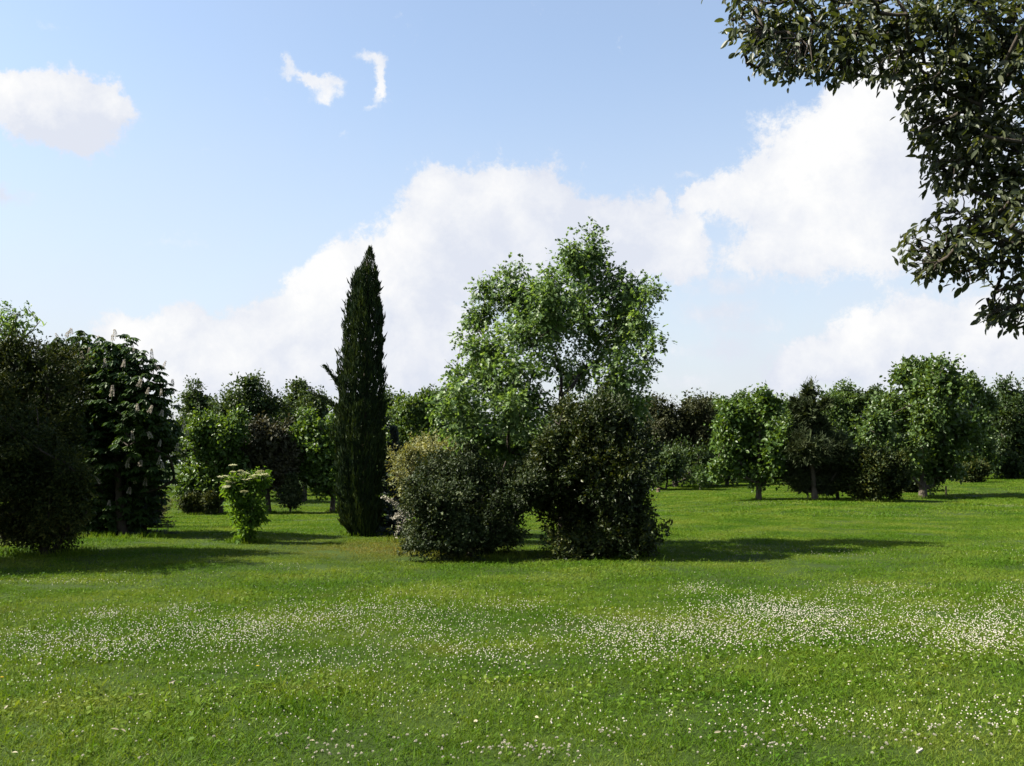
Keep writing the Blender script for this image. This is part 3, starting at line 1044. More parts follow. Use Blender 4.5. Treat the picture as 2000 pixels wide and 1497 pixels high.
def conifer(name, label, base_px, top_px, half_px, mat, seed, depth=None, n=240, per=26, size=.05, low=.0, cat='tree', sweep=-.12, trunk=.05, shape=1.0, tip=None):
    """whorls of branches carrying needles; half_px = half width at the bottom"""
    rng = np.random.default_rng(seed)
    if depth is None:
        base = ground_at(*base_px)
    else:
        q = at(base_px[0], base_px[1], depth)
        base = np.array([q[0], depth, float(terrain(q[0], depth))])
    D = base[1]
    top = at(top_px[0], top_px[1], D)
    H = top[2] - base[2]
    R = root(name, base, label, cat)
    G = Geo()
    tr = base[None] + (top - base)[None] * np.linspace(0, 1, 10)[:, None]
    tr[0, 2] -= .05
    G.tube(tr, np.linspace(trunk, .006, 10), 8)
    link('trunk', G.mesh('trunk', [M_BARK_DARK], base, True), R)
    Wm = half_px * D / F_PX
    GB, GN = Geo(), Geo()
    for i in range(n):
        t = low + (1 - low) * rng.uniform(0, 1) ** 1.25
        a = rng.uniform(0, 6.28)
        ln = Wm * ((1 - t) ** shape * .95 + .05) * rng.uniform(.65, 1.12)
        o = base + (top - base) * t
        dr = np.array([math.cos(a), math.sin(a), sweep + .55 * t])
        dr /= np.linalg.norm(dr)
        s = np.linspace(0, 1, 5)[:, None]
        pts = o + dr * ln * s + np.array([0, 0, .10 * ln]) * s ** 2
        GB.tube(pts, np.linspace(.010, .003, 5) * (1 + ln), 4, cap=False)
        m = int(per * (ln / Wm * 1.6 + .5))
        u = rng.uniform(.15, 1.03, m)[:, None]
        q = o + dr * ln * u + np.array([0, 0, .10 * ln]) * u ** 2
        side = np.cross(dr, [0, 0, 1])
        ax = unit(dr * rng.uniform(.2, 1.0, (m, 1)) + side * rng.normal(0, .8, (m, 1)) + np.array([0, 0, 1]) * rng.normal(.15, .4, (m, 1)))
        L = size * rng.uniform(.7, 1.4, m) * 2.2
        GN.add_inst(leaf_verts('kite', q, ax, rng.normal(size=(m, 3)), L, L * .22), LEAF['kite'][1])
    tag(link('branches', GB.mesh('branches', [M_BARK_DARK], base), R), kind='stuff')
    link('crown', GN.mesh('crown', [mat], base), R)
    return R


conifer('cedar_tree', 'small dark cedar with bare low branch ends under the chestnut tree', (284, 1045), (280, 900), 66, M_SPRUCE, 41, n=170, per=26, size=.03, sweep=-.2, trunk=.04)
plant('flowering_shrub', 'small cream flowered shrub just right of the chestnut tree', 'shrub', (318, 1012),
      [(320, 982, 18, 14), (308, 990, 16, 12), (334, 978, 10, 6), (318, 1000, 10, 10)], M_CREAM, 5, clusters=90, per=12, spread=.07, size=.04, aspect=.6, trunk=.02, twigs=40)


# ---- elder with flat white flower heads
def elder():
    R, base, p, d = plant('elder_shrub', 'bright green elder shrub with flat cream flower heads standing alone on the lawn', 'shrub', (482, 1062),
          [(478, 950, 38, 26), (450, 945, 20, 20), (508, 943, 16, 20), (476, 980, 34, 26), (470, 1008, 24, 20), (494, 1005, 22, 24), (514, 1015, 10, 5, .6), (482, 1035, 20, 18), (480, 1052, 22, 12)],
          M_ELDER, 6, core=.6, sub=2, clusters=480, per=8, spread=.10, size=.085, aspect=.42, kind='oval', trunk=.03, twigs=110, droop=.35, up=1.0, fill=.4)
    rng = np.random.default_rng(66)
    D = base[1]
    spots = [(455, 911), (470, 922), (480, 926), (455, 924), (432, 934), (440, 932), (452, 935), (472, 929), (493, 932), (497, 934), (508, 924), (515, 929), (479, 940), (460, 945), (473, 949), (442, 953), (458, 953), (477, 963), (520, 931), (488, 938), (503, 930), (447, 944)]
    ms = []
    for v in range(3):
        G = Geo()
        m = 130
        a = rng.uniform(0, 6.28, m)
        r = np.sqrt(rng.uniform(0, 1, m)) * .075
        q = np.stack([np.cos(a) * r, np.sin(a) * r, .012 * (1 - (r / .075) ** 2) + rng.normal(0, .003, m)], -1)
        ax = unit(np.stack([rng.normal(size=m), rng.normal(size=m), rng.normal(0, .25, m)], -1))
        nn = np.array([0, 0, 1.]) + rng.normal(0, .3, (m, 3))
        G.add_inst(leaf_verts('kite', q, ax, nn, np.full(m, .02), np.full(m, .016)), LEAF['kite'][1])
        for k in range(6):
            b = k * 1.047
            G.tube([(0, 0, -.09), (math.cos(b) * .02, math.sin(b) * .02, -.03), (math.cos(b) * .05, math.sin(b) * .05, .0)], [.003, .002, .0015], 4, 1)
        ms.append(G.mesh('flower_head', [M_ELDERFLOWER, M_STEM]))
    for i, (x, y) in enumerate(spots):
        o = link('flower_head', ms[i % 3], R, at(x, y - 2, D + rng.uniform(-.36, -.05)) - base)
        o.rotation_euler = (rng.normal(.2, .12), rng.normal(.08, .12), rng.uniform(0, 6.28))
        o.scale = [rng.uniform(.7, 1.1)] * 3


elder()


# ---- the cypress
def cypress():
    rng = np.random.default_rng(7)
    base = ground_at(712, 1047)
    D = base[1]
    R = root('cypress_tree', base, 'tall slim dark cypress with two stray side branches on its left', 'tree')
    left = np.array([(478, 718), (500, 709), (525, 697), (545, 686), (580, 681), (620, 674), (680, 668), (740, 662), (800, 657), (860, 656), (940, 661), (990, 662), (1020, 669), (1046, 690)], float)
    right = np.array([(478, 719), (500, 727), (525, 733), (560, 738), (620, 743), (690, 747), (750, 747), (800, 750), (880, 750), (950, 746), (1000, 743), (1046, 738)], float)
    G = Geo()
    n = 30000
    y = 478 + (1046 - 478) * rng.uniform(0, 1, n) ** .85
    l, r = np.interp(y, left[:, 0], left[:, 1]), np.interp(y, right[:, 0], right[:, 1])
    m = D / F_PX
    cx = ((l + r) / 2 - 1000) * m
    hw = (r - l) / 2 * m
    z = np.array([at(1000, yy, D)[2] for yy in np.linspace(470, 1050, 200)])
    z = np.interp(y, np.linspace(470, 1050, 200), z)
    a = rng.uniform(0, 6.28, n)
    # vertical plumes make ridges and furrows
    plume = 1 + .16 * np.sin(a * 7 + 2.2 * np.sin(z * 1.3)) * np.sin(z * 2.1 + a * 2) + .06 * np.sin(a * 13 + z * 4)
    side_l = 1 + .10 * np.sin(y * .09 + 1) * np.sin(y * .031) + .05 * np.sin(y * .23)
    side_r = 1 + .10 * np.sin(y * .075 + 2.4) * np.sin(y * .027 + 1) + .05 * np.sin(y * .19 + 2)
    rr = hw * plume * np.where(np.cos(a) < 0, side_l, side_r) * np.where(rng.uniform(size=n) < .8, rng.uniform(.82, 1.0, n), rng.uniform(.3, .85, n)) * .97
    p = np.stack([cx + np.cos(a) * rr, D + np.sin(a) * rr, z - .06], -1)
    ax = unit(np.stack([np.cos(a) * .28, np.sin(a) * .28, np.ones(n)], -1) + rng.normal(0, .2, (n, 3)))
    nn = unit(np.stack([np.cos(a), np.sin(a), np.full(n, .1)], -1) + rng.normal(0, .5, (n, 3)))
    L = rng.uniform(.06, .15, n) * np.where(rng.uniform(size=n) < .12, 1.7, 1.0) * np.clip(hw / .3, .45, 1)
    G.add_inst(leaf_verts('kite', p, ax, nn, L, L * .24), LEAF['kite'][1])
    link('crown', G.mesh('crown', [M_CYP], base), R)
    T = Geo()
    top = at(718, 500, D)
    T.tube(base[None] + (top - base)[None] * np.linspace(-.01, 1, 8)[:, None], np.linspace(.11, .02, 8), 9)
    link('trunk', T.mesh('trunk', [M_BARK], base, True), R)
    for path in ([(675, 775), (660, 748), (648, 732), (634, 716)], [(672, 818), (656, 796), (640, 782), (612, 770)]):
        B = Geo()
        pts = np.array([at(x, yy, D - .15) for x, yy in path])
        B.tube(pts, [.02, .016, .011, .005], 6, 1)
        k = 420
        u = rng.uniform(0, len(path) - 1.001, k)
        i = u.astype(int)
        q = pts[i] + (pts[i + 1] - pts[i]) * (u - i)[:, None] + rng.normal(0, .035, (k, 3)) * (1.15 - u / len(path))[:, None]
        dr = unit(pts[i + 1] - pts[i])
        L = rng.uniform(.05, .11, k)
        B.add_inst(leaf_verts('kite', q, dr + rng.normal(0, .4, (k, 3)) + np.array([0, 0, .25]), rng.normal(size=(k, 3)), L, L * .25), LEAF['kite'][1], 0)
        link('side_branch', B.mesh('side_branch', [M_CYP, M_BARK], base), R)


cypress()
conifer('blue_spruce', 'low blue grey spruce between the cypress and the cream flowered shrub', (775, 1043), (768, 835), 62, M_SPRUCE, 8, depth=21.8, n=330, per=34, size=.035, sweep=-.05)


# ---- shrubs before the oak
plant('variegated_shrub', 'cream tipped shrub rising behind the rounded silvery shrub', 'shrub', (850, 1062),
      [(850, 885, 70, 34), (800, 890, 34, 30), (905, 885, 50, 30), (870, 930, 80, 60), (800, 950, 32, 60), (930, 900, 40, 30), (776, 905, 14, 20)],
      M_CREAM, 9, clusters=900, per=14, spread=.11, size=.045, aspect=.5, trunk=.05, twigs=60, fill=.25, up=.3, along=1.0, core=4, shoots=(260, .22))


def sprigs():
    """arching white-flowered shoots at the left foot of the shrubs"""
    rng = np.random.default_rng(91)
    base = ground_at(786, 1060)
    D = base[1]
    R = root('flowering_sprig', base, 'arching white flowered spray hanging at the foot of the blue grey spruce', 'shrub')
    for path in ([(790, 1062), (800, 1010), (790, 998), (778, 1012), (774, 1048)], [(790, 1062), (795, 1020), (780, 1004), (768, 1012)], [(788, 1062), (786, 1000), (770, 982), (748, 972)], [(792, 1062), (806, 1012), (796, 1000), (784, 1030)]):
        G = Geo()
        c = np.array([at(x, y, D + .02 * i) for i, (x, y) in enumerate(path)])
        u = np.linspace(0, len(path) - 1, 16)
        pts = np.stack([np.interp(u, range(len(path)), c[:, k]) for k in range(3)], -1)
        G.tube(pts, np.linspace(.008, .002, 16), 5, 1)
        m = 150
        i = rng.integers(6, 16, m)
        q = pts[i] + rng.normal(0, .022, (m, 3))
        G.add_inst(leaf_verts('kite', q, rng.normal(size=(m, 3)), rng.normal(size=(m, 3)), rng.uniform(.025, .045, m), rng.uniform(.018, .03, m)), LEAF['kite'][1], 0)
        link('shoot', G.mesh('shoot', [M_PETAL, M_BARK], base), R)


sprigs()

plant('silvery_shrub', 'rounded dense shrub with small silvery leaves in front of the oak', 'shrub', (915, 1090),
      [(895, 935, 84, 62), (855, 990, 66, 66), (945, 985, 85, 80), (890, 1045, 95, 46), (975, 1010, 55, 62), (1035, 940, 34, 30), (1045, 905, 34, 34), (1005, 955, 40, 45), (1040, 975, 28, 26), (830, 1055, 42, 30), (930, 1060, 80, 32)],
      M_ELAE, 10, clusters=2300, per=19, spread=.075, size=.052, aspect=.58, kind='kite', trunk=.06, twigs=60, fill=.12, bark=M_BARK_DARK, up=.5, outw=.7, bumps=.42, sub=8, core=5, shoots=(200, .14))

plant('glossy_shrub', 'tall broad evergreen shrub with upright glossy shoots in front of the oak trunk', 'shrub', (1165, 1088),
      [(1075, 900, 36, 60), (1068, 970, 34, 40), (1110, 880, 54, 74), (1175, 850, 56, 70), (1245, 900, 26, 60), (1215, 830, 34, 40), (1105, 812, 34, 34), (1190, 920, 72, 90), (1115, 960, 62, 76), (1150, 1020, 88, 62), (1232, 1030, 54, 50), (1185, 800, 40, 34), (1222, 960, 46, 70), (1150, 1060, 84, 26), (1250, 1058, 38, 24)],
      M_LAUREL, 12, clusters=2300, per=19, spread=.085, size=.063, aspect=.54, kind='kite', trunk=.07, twigs=60, fill=.12, bark=M_BARK_DARK, up=.25, outw=.5, along=.9, bumps=.42, sub=7, core=5, shoots=(240, .24))

OAK_BLOBS = [(1070, 650, 46, 46, .8), (1085, 715, 40, 28, .5), (1040, 600, 40, 40), (1130, 600, 40, 40, .8), (1152, 462, 14, 22, .8), (1120, 492, 30, 22, .8), (1160, 505, 32, 34), (1135, 530, 45, 36), (1005, 535, 20, 22, .8), (1000, 580, 60, 44), (945, 612, 34, 34), (1080, 575, 66, 44), (1180, 575, 56, 44), (1230, 570, 36, 40), (1268, 572, 22, 18, .8),
             (960, 680, 56, 44), (1030, 650, 64, 50, 1.1), (1150, 640, 70, 56), (1220, 645, 48, 56), (1282, 668, 28, 14, .8), (1250, 640, 25, 30), (902, 660, 26, 9, .8), (1262, 705, 16, 34, .7), (940, 745, 56, 42, 1.1), (888, 730, 18, 10, .7), (1215, 735, 55, 46), (1000, 725, 55, 36, 1), (1140, 720, 50, 36, .8),
             (1000, 805, 84, 52, 1.1), (900, 800, 46, 46, 1.1), (1085, 850, 70, 46), (930, 850, 60, 40), (960, 885, 60, 30), (1030, 890, 60, 34), (1180, 790, 62, 44), (1240, 790, 30, 40), (1010, 865, 70, 34)]
plant('red_oak', 'tall light green oak with open spreading crown rising behind the evergreen shrubs', 'tree', (1097, 1072), OAK_BLOBS, M_OAK, 14,
      clusters=5200, per=5, spread=.17, size=.105, aspect=.62, kind='oak', trunk=.075, trunk_top=(1094, 800), twigs=420, fill=.5, core=0, sub=3, guides=((1096, 760), (1084, 690), (1102, 640), (1050, 752), (1015, 715), (985, 665), (1130, 735), (1165, 690), (1205, 640), (1075, 610), (1060, 800), (990, 790)), flat=.95, bumps=.22, droop=.25, up=.8, bark=M_BARK_DARK)

# ---- background, left
BG = dict(bumps=.35, sub=6, clusters=700, per=13, spread=.20, size=.15, aspect=.62, core=4, kind='oval', trunk=.11, twigs=90)
plant('lime_tree', 'light green lime tree behind the elder on the left', 'tree', (430, 1003),
      [(420, 865, 54, 54), (400, 930, 56, 46), (452, 838, 34, 32), (370, 950, 34, 28), (455, 900, 38, 60), (400, 830, 32, 26)], M_LIME, 20, **BG)
plant('dark_broadleaf', 'dark round topped tree over the lime tree nearest the chestnut', 'tree', (380, 985), [(382, 790, 32, 38), (370, 850, 45, 60), (390, 900, 40, 60)], M_DARK, 21, depth=56, **BG)
plant('dark_broadleaf', 'tallest dark tree behind the lime tree, with a narrow raised top', 'tree', (480, 985), [(470, 790, 56, 42), (488, 748, 24, 20), (440, 820, 40, 50), (515, 800, 30, 44), (480, 870, 60, 70)], M_DARK, 22, depth=55, **BG)
plant('dark_broadleaf', 'dark tree rising behind the bronze tree left of the cypress', 'tree', (595, 985), [(590, 785, 46, 34), (585, 755, 20, 14), (620, 795, 30, 34), (600, 850, 55, 60)], M_DARK, 23, depth=56, **BG)
plant('bronze_tree', 'bronze leaved tree with bare trunk between the two light green trees', 'tree', (525, 1002), [(532, 860, 44, 42), (525, 915, 44, 48), (500, 900, 30, 40), (555, 900, 28, 50)], M_PURPLE, 24, **BG)
plant('lime_tree', 'light green tree with bare trunk just left of the cypress', 'tree', (649, 1001), [(605, 845, 44, 42), (635, 880, 40, 52), (615, 925, 48, 38), (655, 850, 36, 50), (660, 930, 30, 40)], M_LIME, 25, **BG)
plant('variegated_shrub', 'small pale leaved conical shrub between two bare trunks left of the cypress', 'shrub', (567, 1003), [(567, 955, 22, 24), (567, 975, 30, 22), (568, 935, 12, 14)], M_ELAE, 26, clusters=160, per=18, spread=.13, size=.10, aspect=.5, core=6, trunk=.05, twigs=40)
plant('clipped_bush', 'dark rounded bush under the lime tree, next to the chestnut', 'shrub', (375, 1006), [(376, 980, 30, 22)], M_YEW, 27, clusters=160, per=20, spread=.13, size=.11, core=6, trunk=.05, twigs=40)
plant('clipped_bush', 'smaller dark bush right beside the lime tree trunk', 'shrub', (412, 1006), [(413, 983, 17, 20)], M_YEW, 28, clusters=120, per=20, spread=.12, size=.11, core=6, trunk=.05, twigs=40)
# between the cypress and the oak
plant('broadleaf_tree', 'mid green tree filling the gap right of the cypress', 'tree', (800, 975), [(815, 800, 40, 36), (790, 850, 40, 50), (830, 860, 45, 50), (785, 790, 14, 18, .5)], M_MAPLE, 30, depth=50, **BG)
plant('broadleaf_tree', 'mid green tree showing left of the oak crown against the clouds', 'tree', (870, 970), [(860, 790, 42, 38), (890, 780, 30, 34), (880, 850, 50, 60)], M_DARK, 31, depth=52, **BG)

# ---- background, right
plant('brown_oak', 'dark brownish round crowned tree at the wood edge right of the oak', 'tree', (1320, 952), [(1295, 815, 38, 46), (1350, 808, 40, 42), (1325, 850, 66, 54), (1280, 860, 34, 50), (1375, 840, 26, 44), (1330, 900, 70, 45)], M_BROWN, 33, depth=60, clusters=1200, per=14, spread=.22, size=.15, aspect=.6, trunk=.16, twigs=60, core=4)
plant('ivy_bush', 'dark green bushy undergrowth below the brownish tree', 'shrub', (1300, 954), [(1300, 910, 40, 40), (1345, 905, 40, 42), (1270, 900, 30, 45)], M_DARK, 34, depth=57, clusters=420, per=14, spread=.26, size=.15, aspect=.65, trunk=.08, twigs=60, core=6)
plant('ivy_bush', 'dark bushy undergrowth in the gap left of the light green tree', 'shrub', (1390, 952), [(1385, 900, 34, 44), (1420, 905, 30, 40)], M_DARK, 35, depth=60, clusters=420, per=14, spread=.26, size=.15, aspect=.65, trunk=.08, twigs=60, core=6)
plant('light_bush', 'small yellow green bush at the wood edge before the dark undergrowth', 'shrub', (1368, 950), [(1368, 928, 14, 22), (1385, 938, 14, 10), (1355, 940, 10, 9)], M_LIME, 36, depth=55, clusters=90, per=14, spread=.2, size=.11, aspect=.5, trunk=.04, twigs=30)
plant('broadleaf_tree', 'mid green tree on the skyline between the brownish and light green trees', 'tree', (1420, 950), [(1415, 805, 32, 34), (1440, 790, 22, 20), (1425, 860, 50, 60)], M_MAPLE, 37, depth=62, **BG)
plant('light_green_tree', 'light green tree with short straight trunk standing clear on the right lawn', 'tree', (1482, 978),
      [(1440, 815, 40, 36), (1500, 790, 32, 32), (1470, 850, 68, 48), (1415, 862, 36, 34), (1460, 900, 66, 36), (1515, 880, 30, 50), (1398, 930, 18, 10, .6), (1490, 925, 44, 22), (1420, 915, 30, 20)], M_LIME, 38,
      clusters=900, per=13, spread=.19, size=.14, aspect=.68, kind='oval', trunk=.11, twigs=140, bumps=.35, core=2.5)


def pine():
    R, base, p, d = plant('pine_tree', 'dark pine with two upright tips and a bare lower trunk on the right', 'tree', (1592, 979),
          [(1581, 768, 7, 20, 2.5), (1556, 792, 6, 18, 2.5), (1612, 790, 5, 12, 2), (1582, 802, 20, 20), (1590, 836, 36, 26), (1560, 850, 22, 20), (1585, 878, 52, 28), (1640, 880, 22, 26), (1590, 918, 64, 28), (1545, 925, 22, 14), (1600, 948, 56, 15, .7)],
          M_PINE, 39, clusters=1000, per=22, spread=.17, size=.19, aspect=.12, core=4, trunk=.12, twigs=140, up=.2, along=.8, bumps=.25, trunk_top=(1580, 780))


pine()
plant('young_tree', 'small dark tree with thin bare trunk between the pine and the dark bush', 'tree', (1636, 977), [(1640, 910, 36, 36), (1630, 880, 30, 40), (1650, 945, 26, 14, .5)], M_DARK, 42, clusters=420, per=13, spread=.2, size=.12, aspect=.6, trunk=.07, twigs=60)
plant('broadleaf_tree', 'grey green tree on the skyline right of the pine', 'tree', (1650, 955), [(1655, 790, 48, 36), (1630, 800, 26, 30), (1660, 850, 50, 60)], M_MAPLE, 43, depth=62, **BG)
plant('broadleaf_tree', 'rounded mid green tree on the skyline left of the big maple', 'tree', (1710, 955), [(1705, 790, 36, 34), (1720, 850, 50, 60)], M_DARK, 44, depth=62, **BG)
plant('dark_bush', 'large dark rounded bush left of the big maple trunk', 'shrub', (1705, 980), [(1705, 915, 54, 50), (1690, 945, 45, 30), (1730, 945, 40, 30)], M_YEW, 45, clusters=700, per=20, spread=.18, size=.12, aspect=.55, core=6, trunk=.08, twigs=60)
plant('dark_bush', 'narrow dark bush tucked behind the big maple trunk', 'shrub', (1770, 972), [(1768, 925, 28, 40), (1775, 950, 22, 20)], M_YEW, 46, depth=46.5, clusters=320, per=20, spread=.18, size=.12, aspect=.55, core=6, trunk=.06, twigs=40)
plant('big_maple', 'tallest light green maple on the right lawn with a thick short trunk', 'tree', (1803, 972),
      [(1770, 725, 24, 26), (1805, 720, 30, 26), (1800, 760, 58, 48), (1845, 750, 42, 44), (1755, 800, 55, 46), (1830, 810, 70, 56), (1720, 830, 36, 34), (1790, 860, 80, 46), (1850, 870, 52, 54), (1760, 890, 50, 40), (1820, 915, 70, 34), (1700, 850, 24, 24), (1885, 850, 26, 34), (1870, 925, 24, 10, .5)], M_MAPLE, 47,
      clusters=1500, per=13, spread=.20, size=.15, aspect=.7, kind='oval', trunk=.16, twigs=160, bumps=.4, core=2.5)
plant('broadleaf_tree', 'tree with pointed top close behind the big maple on its right', 'tree', (1900, 948), [(1885, 765, 28, 36), (1915, 790, 26, 40), (1895, 830, 48, 60), (1900, 890, 46, 45)], M_MAPLE, 48, depth=58, clusters=900, per=13, spread=.22, size=.16, aspect=.65, kind='oval', trunk=.14, twigs=90, core=3.5)
plant('broadleaf_tree', 'dark tree at the right edge of the wood', 'tree', (1972, 942), [(1975, 785, 40, 44), (1950, 820, 34, 44), (1990, 850, 50, 70), (1950, 890, 40, 45), (2030, 800, 50, 80), (1990, 910, 50, 30)], M_DARK, 49, depth=60, clusters=1200, per=13, spread=.22, size=.16, aspect=.65, kind='oval', trunk=.14, twigs=90, core=3.5)
plant('dark_bush', 'low dark bush on the lawn under the trees at the far right', 'shrub', (1902, 948), [(1902, 922, 26, 22), (1890, 930, 20, 14)], M_YEW, 50, depth=54, clusters=200, per=20, spread=.18, size=.13, aspect=.55, core=6, trunk=.05, twigs=40)


# ---- farther skyline trees closing the gaps
BACK = dict(bumps=.35, sub=6, clusters=520, per=13, spread=.24, size=.19, aspect=.62, core=3, kind='kite', trunk=.13, twigs=40)
plant('skyline_tree', 'far dark crown in the gap just right of the chestnut tree', 'tree', (425, 985), [(428, 815, 34, 34), (420, 870, 50, 60), (400, 800, 22, 24)], M_DARK, 120, depth=64, **BACK)
plant('skyline_tree', 'far dark crown above the bronze tree between two taller dark trees', 'tree', (545, 985), [(545, 812, 36, 36), (545, 870, 50, 60), (562, 795, 18, 18)], M_DARK, 121, depth=65, **BACK)
plant('skyline_tree', 'far tree crown showing immediately behind the cypress', 'tree', (720, 980), [(700, 800, 40, 36), (750, 795, 34, 36), (725, 860, 60, 60)], M_DARK, 122, depth=64, **BACK)
plant('skyline_tree', 'far dark crown half hidden by the right side of the oak', 'tree', (1245, 955), [(1250, 810, 32, 36), (1230, 860, 44, 60)], M_DARK, 123, depth=66, **BACK)
plant('skyline_tree', 'far crown filling the gap between the brownish tree and the light green tree', 'tree', (1395, 952), [(1392, 808, 30, 30), (1400, 860, 44, 56)], M_DARK, 124, depth=67, **BACK)
plant('skyline_tree', 'far crown between the light green tree and the pine tips', 'tree', (1545, 952), [(1538, 806, 26, 30), (1548, 862, 40, 56), (1625, 800, 24, 26)], M_MAPLE, 125, depth=67, **BACK)

# ---- the wood behind everything: one closed mass of far foliage
def far_wood():
    rng = np.random.default_rng(77)
    G = Geo()
    nc = 200
    cx, cy = rng.uniform(-60, 75, nc), rng.uniform(68, 90, nc)
    cr = rng.uniform(1.2, 2.4, nc)
    ch = rng.uniform(5.0, 7.0, nc)
    per = 520
    N = nc * per
    i = np.repeat(np.arange(nc), per)
    d = unit(rng.normal(size=(N, 3)))
    r = rng.uniform(.55, 1.08, N) * (1 + .2 * np.sin(4 * d[:, 0] + i) * np.sin(5 * d[:, 2] + 2 * i))
    top = ch[i] - cr[i]
    pos = np.stack([cx[i] + d[:, 0] * cr[i] * r, cy[i] + d[:, 1] * cr[i] * r, top + d[:, 2] * cr[i] * r], -1)
    low = rng.uniform(size=N) < .35      # skirts and undergrowth down to the ground
    pos[low, 2] = rng.uniform(.1, 1, low.sum()) * top[low]
    pos[:, 2] += terrain(pos[:, 0], pos[:, 1])
    L = rng.uniform(.18, .34, N)
    G.add_inst(leaf_verts('kite', pos, rng.normal(size=(N, 3)), np.array([0, -.2, .6]) + d * .5 + rng.normal(0, .5, (N, 3)), L, L * .65), LEAF['kite'][1])
    o = link('far_wood', G.mesh('far_wood', [M_DARK]))
    tag(o, 'dark undergrowth of the wood closing the view behind the trees', 'wood', kind='stuff')


far_wood()


# ---- the tree overhead on the right
def overhang():
    rng = np.random.default_rng(5)
    base = np.array([3.9, 4.3, float(terrain(3.9, 4.3))])
    R = root('holm_oak', base, 'evergreen oak leaning in from the right with leafy branches overhead', 'tree')
    # leaf masses as read on the photograph, each at its own distance
    blobs = [(1455, 15, 40, 24, 3.7), (1480, 70, 34, 40, 3.7), (1530, 50, 80, 70, 3.7), (1560, 100, 60, 40, 3.6), (1640, 60, 90, 70, 3.6), (1660, 110, 70, 40, 3.5), (1740, 60, 90, 80, 3.6), (1760, 130, 60, 40, 3.5), (1850, 60, 120, 90, 3.6), (1820, 150, 60, 50, 3.5), (1960, 80, 90, 120, 3.5),
             (1900, 180, 90, 90, 3.6), (1860, 250, 70, 46, 3.5), (1950, 260, 90, 90, 3.5), (1880, 310, 50, 40, 3.5), (1960, 350, 80, 80, 3.5), (1940, 420, 60, 50, 3.4), (1905, 440, 50, 40, 3.4), (1850, 490, 52, 34, 3.4), (1900, 500, 60, 34, 3.4), (1980, 480, 60, 60, 3.4), (1990, 555, 40, 46, 3.4), (1988, 600, 30, 22, 3.4), (1640, -60, 260, 60, 3.9), (1900, -70, 200, 90, 3.9), (2090, 200, 120, 300, 3.8), (2090, 480, 90, 130, 3.6)]
    B = []
    for cx, cy, rx, ry, D in blobs:
        m = D / F_PX
        B.append((at(cx, cy, D), np.array([rx * m, .22 + .3 * rx * m, ry * m]), 1.25 if cx > 1800 and cy < 380 else 1.0))
    n = 2100
    p, d, k = crown_points(B, n, rng, .45, .2)
    shoot_tips = [(1430, 40), (1430, 8), (1446, 75), (1490, 110), (1500, 128), (1520, 142), (1537, 150), (1552, 140), (1582, 130), (1628, 160), (1642, 152), (1690, 150), (1710, 150), (1765, 180), (1800, 220), (1780, 240), (1790, 262), (1815, 300), (1822, 345), (1830, 370), (1868, 355), (1850, 390), (1770, 470), (1785, 520), (1800, 545), (1822, 540), (1880, 540), (1935, 625), (1950, 620), (1975, 635), (1990, 625), (1870, 345), (1920, 330), (1600, 140), (1570, 130), (1440, 55), (1465, 95), (1510, 120), (1660, 155), (1735, 165), (1755, 200), (1785, 205), (1770, 225), (1795, 250), (1800, 285), (1812, 320), (1835, 330), (1845, 360), (1880, 370), (1840, 415), (1820, 440), (1790, 485), (1775, 500), (1815, 530), (1850, 535), (1900, 535), (1925, 540), (1940, 610), (1960, 600), (1930, 615), (1985, 635)]
    tips = np.array([at(x + rng.normal(0, 9), y + rng.normal(0, 9), 3.45 + rng.normal(0, .05)) for x, y in shoot_tips for _ in range(3)])
    # limbs
    top = at(2150, 20, 4.1)
    tw = p[rng.permutation(n)[:420]]
    tgt = [b[0] for b in B] + list(tw)
    tgt = sorted(tgt, key=lambda q: np.linalg.norm(q - np.array([base[0], base[1], 2.6])))
    pos, par, rad, K = grow(base - np.array([0, 0, .05]), np.array([3.4, 4.3, 4.6]), tgt, rng, .15, droop=.5)
    link('trunk', limb_mesh('trunk', pos, par, rad, lambda i: i < K, 12, M_BARK_DARK, base), R)
    rad[K:] = np.minimum(rad[K:], .0065)
    tag(link('branches', limb_mesh('branches', pos, par, rad, lambda i: i >= K, 6, M_BARK_DARK, base, rmin=.0016), R), kind='stuff')
    G = Geo()
    for q in tips:      # thin twigs out to the hanging shoots
        near = pos[K:][np.argmin(np.linalg.norm(pos[K:] - q, axis=1))]
        G.tube([near, (near + q) / 2 + rng.normal(0, .012, 3) + np.array([0, 0, .01]), q], [.0028, .002, .0012], 4, cap=False)
    tag(link('twigs', G.mesh('twigs', [M_BARK_DARK], base), R), kind='stuff')
    # leaves: whorled along short shoots
    per = 7
    shoots = np.concatenate([p, tips])
    sd = np.concatenate([d * .7 + np.array([-.35, -.1, -.15]), np.tile(np.array([[-.6, -.15, -.5]]), (len(tips), 1))])
    sd = unit(sd + rng.normal(0, .35, sd.shape))
    base_p = np.repeat(shoots, per, 0)
    dd = np.repeat(sd, per, 0)
    N = len(base_p)
    u = np.tile(np.linspace(-1, .15, per), len(shoots))
    pos_l = base_p + dd * (u * .085)[:, None] + rng.normal(0, .008, (N, 3))
    ax = unit(dd * .8 + rng.normal(0, .55, (N, 3)) + np.array([0, 0, -.38]))
    nn = unit(np.array([-.15, -.1, .7]) + rng.normal(0, .55, (N, 3)))
    ln = rng.uniform(.024, .047, N)
    wd = ln * rng.uniform(.36, .48, N)
    V = leaf_verts('full', pos_l, ax, nn, ln, wd)
    # the 300 that stand clearest against the sky are leaves of their own
    c = V.mean(1) - np.array([0, 0, EYE])
    cs, sn = math.cos(PITCH), math.sin(PITCH)
    fw = c[:, 1] * cs + c[:, 2] * sn
    upc = -c[:, 1] * sn + c[:, 2] * cs
    sx = 1000 + F_PX * c[:, 0] / fw
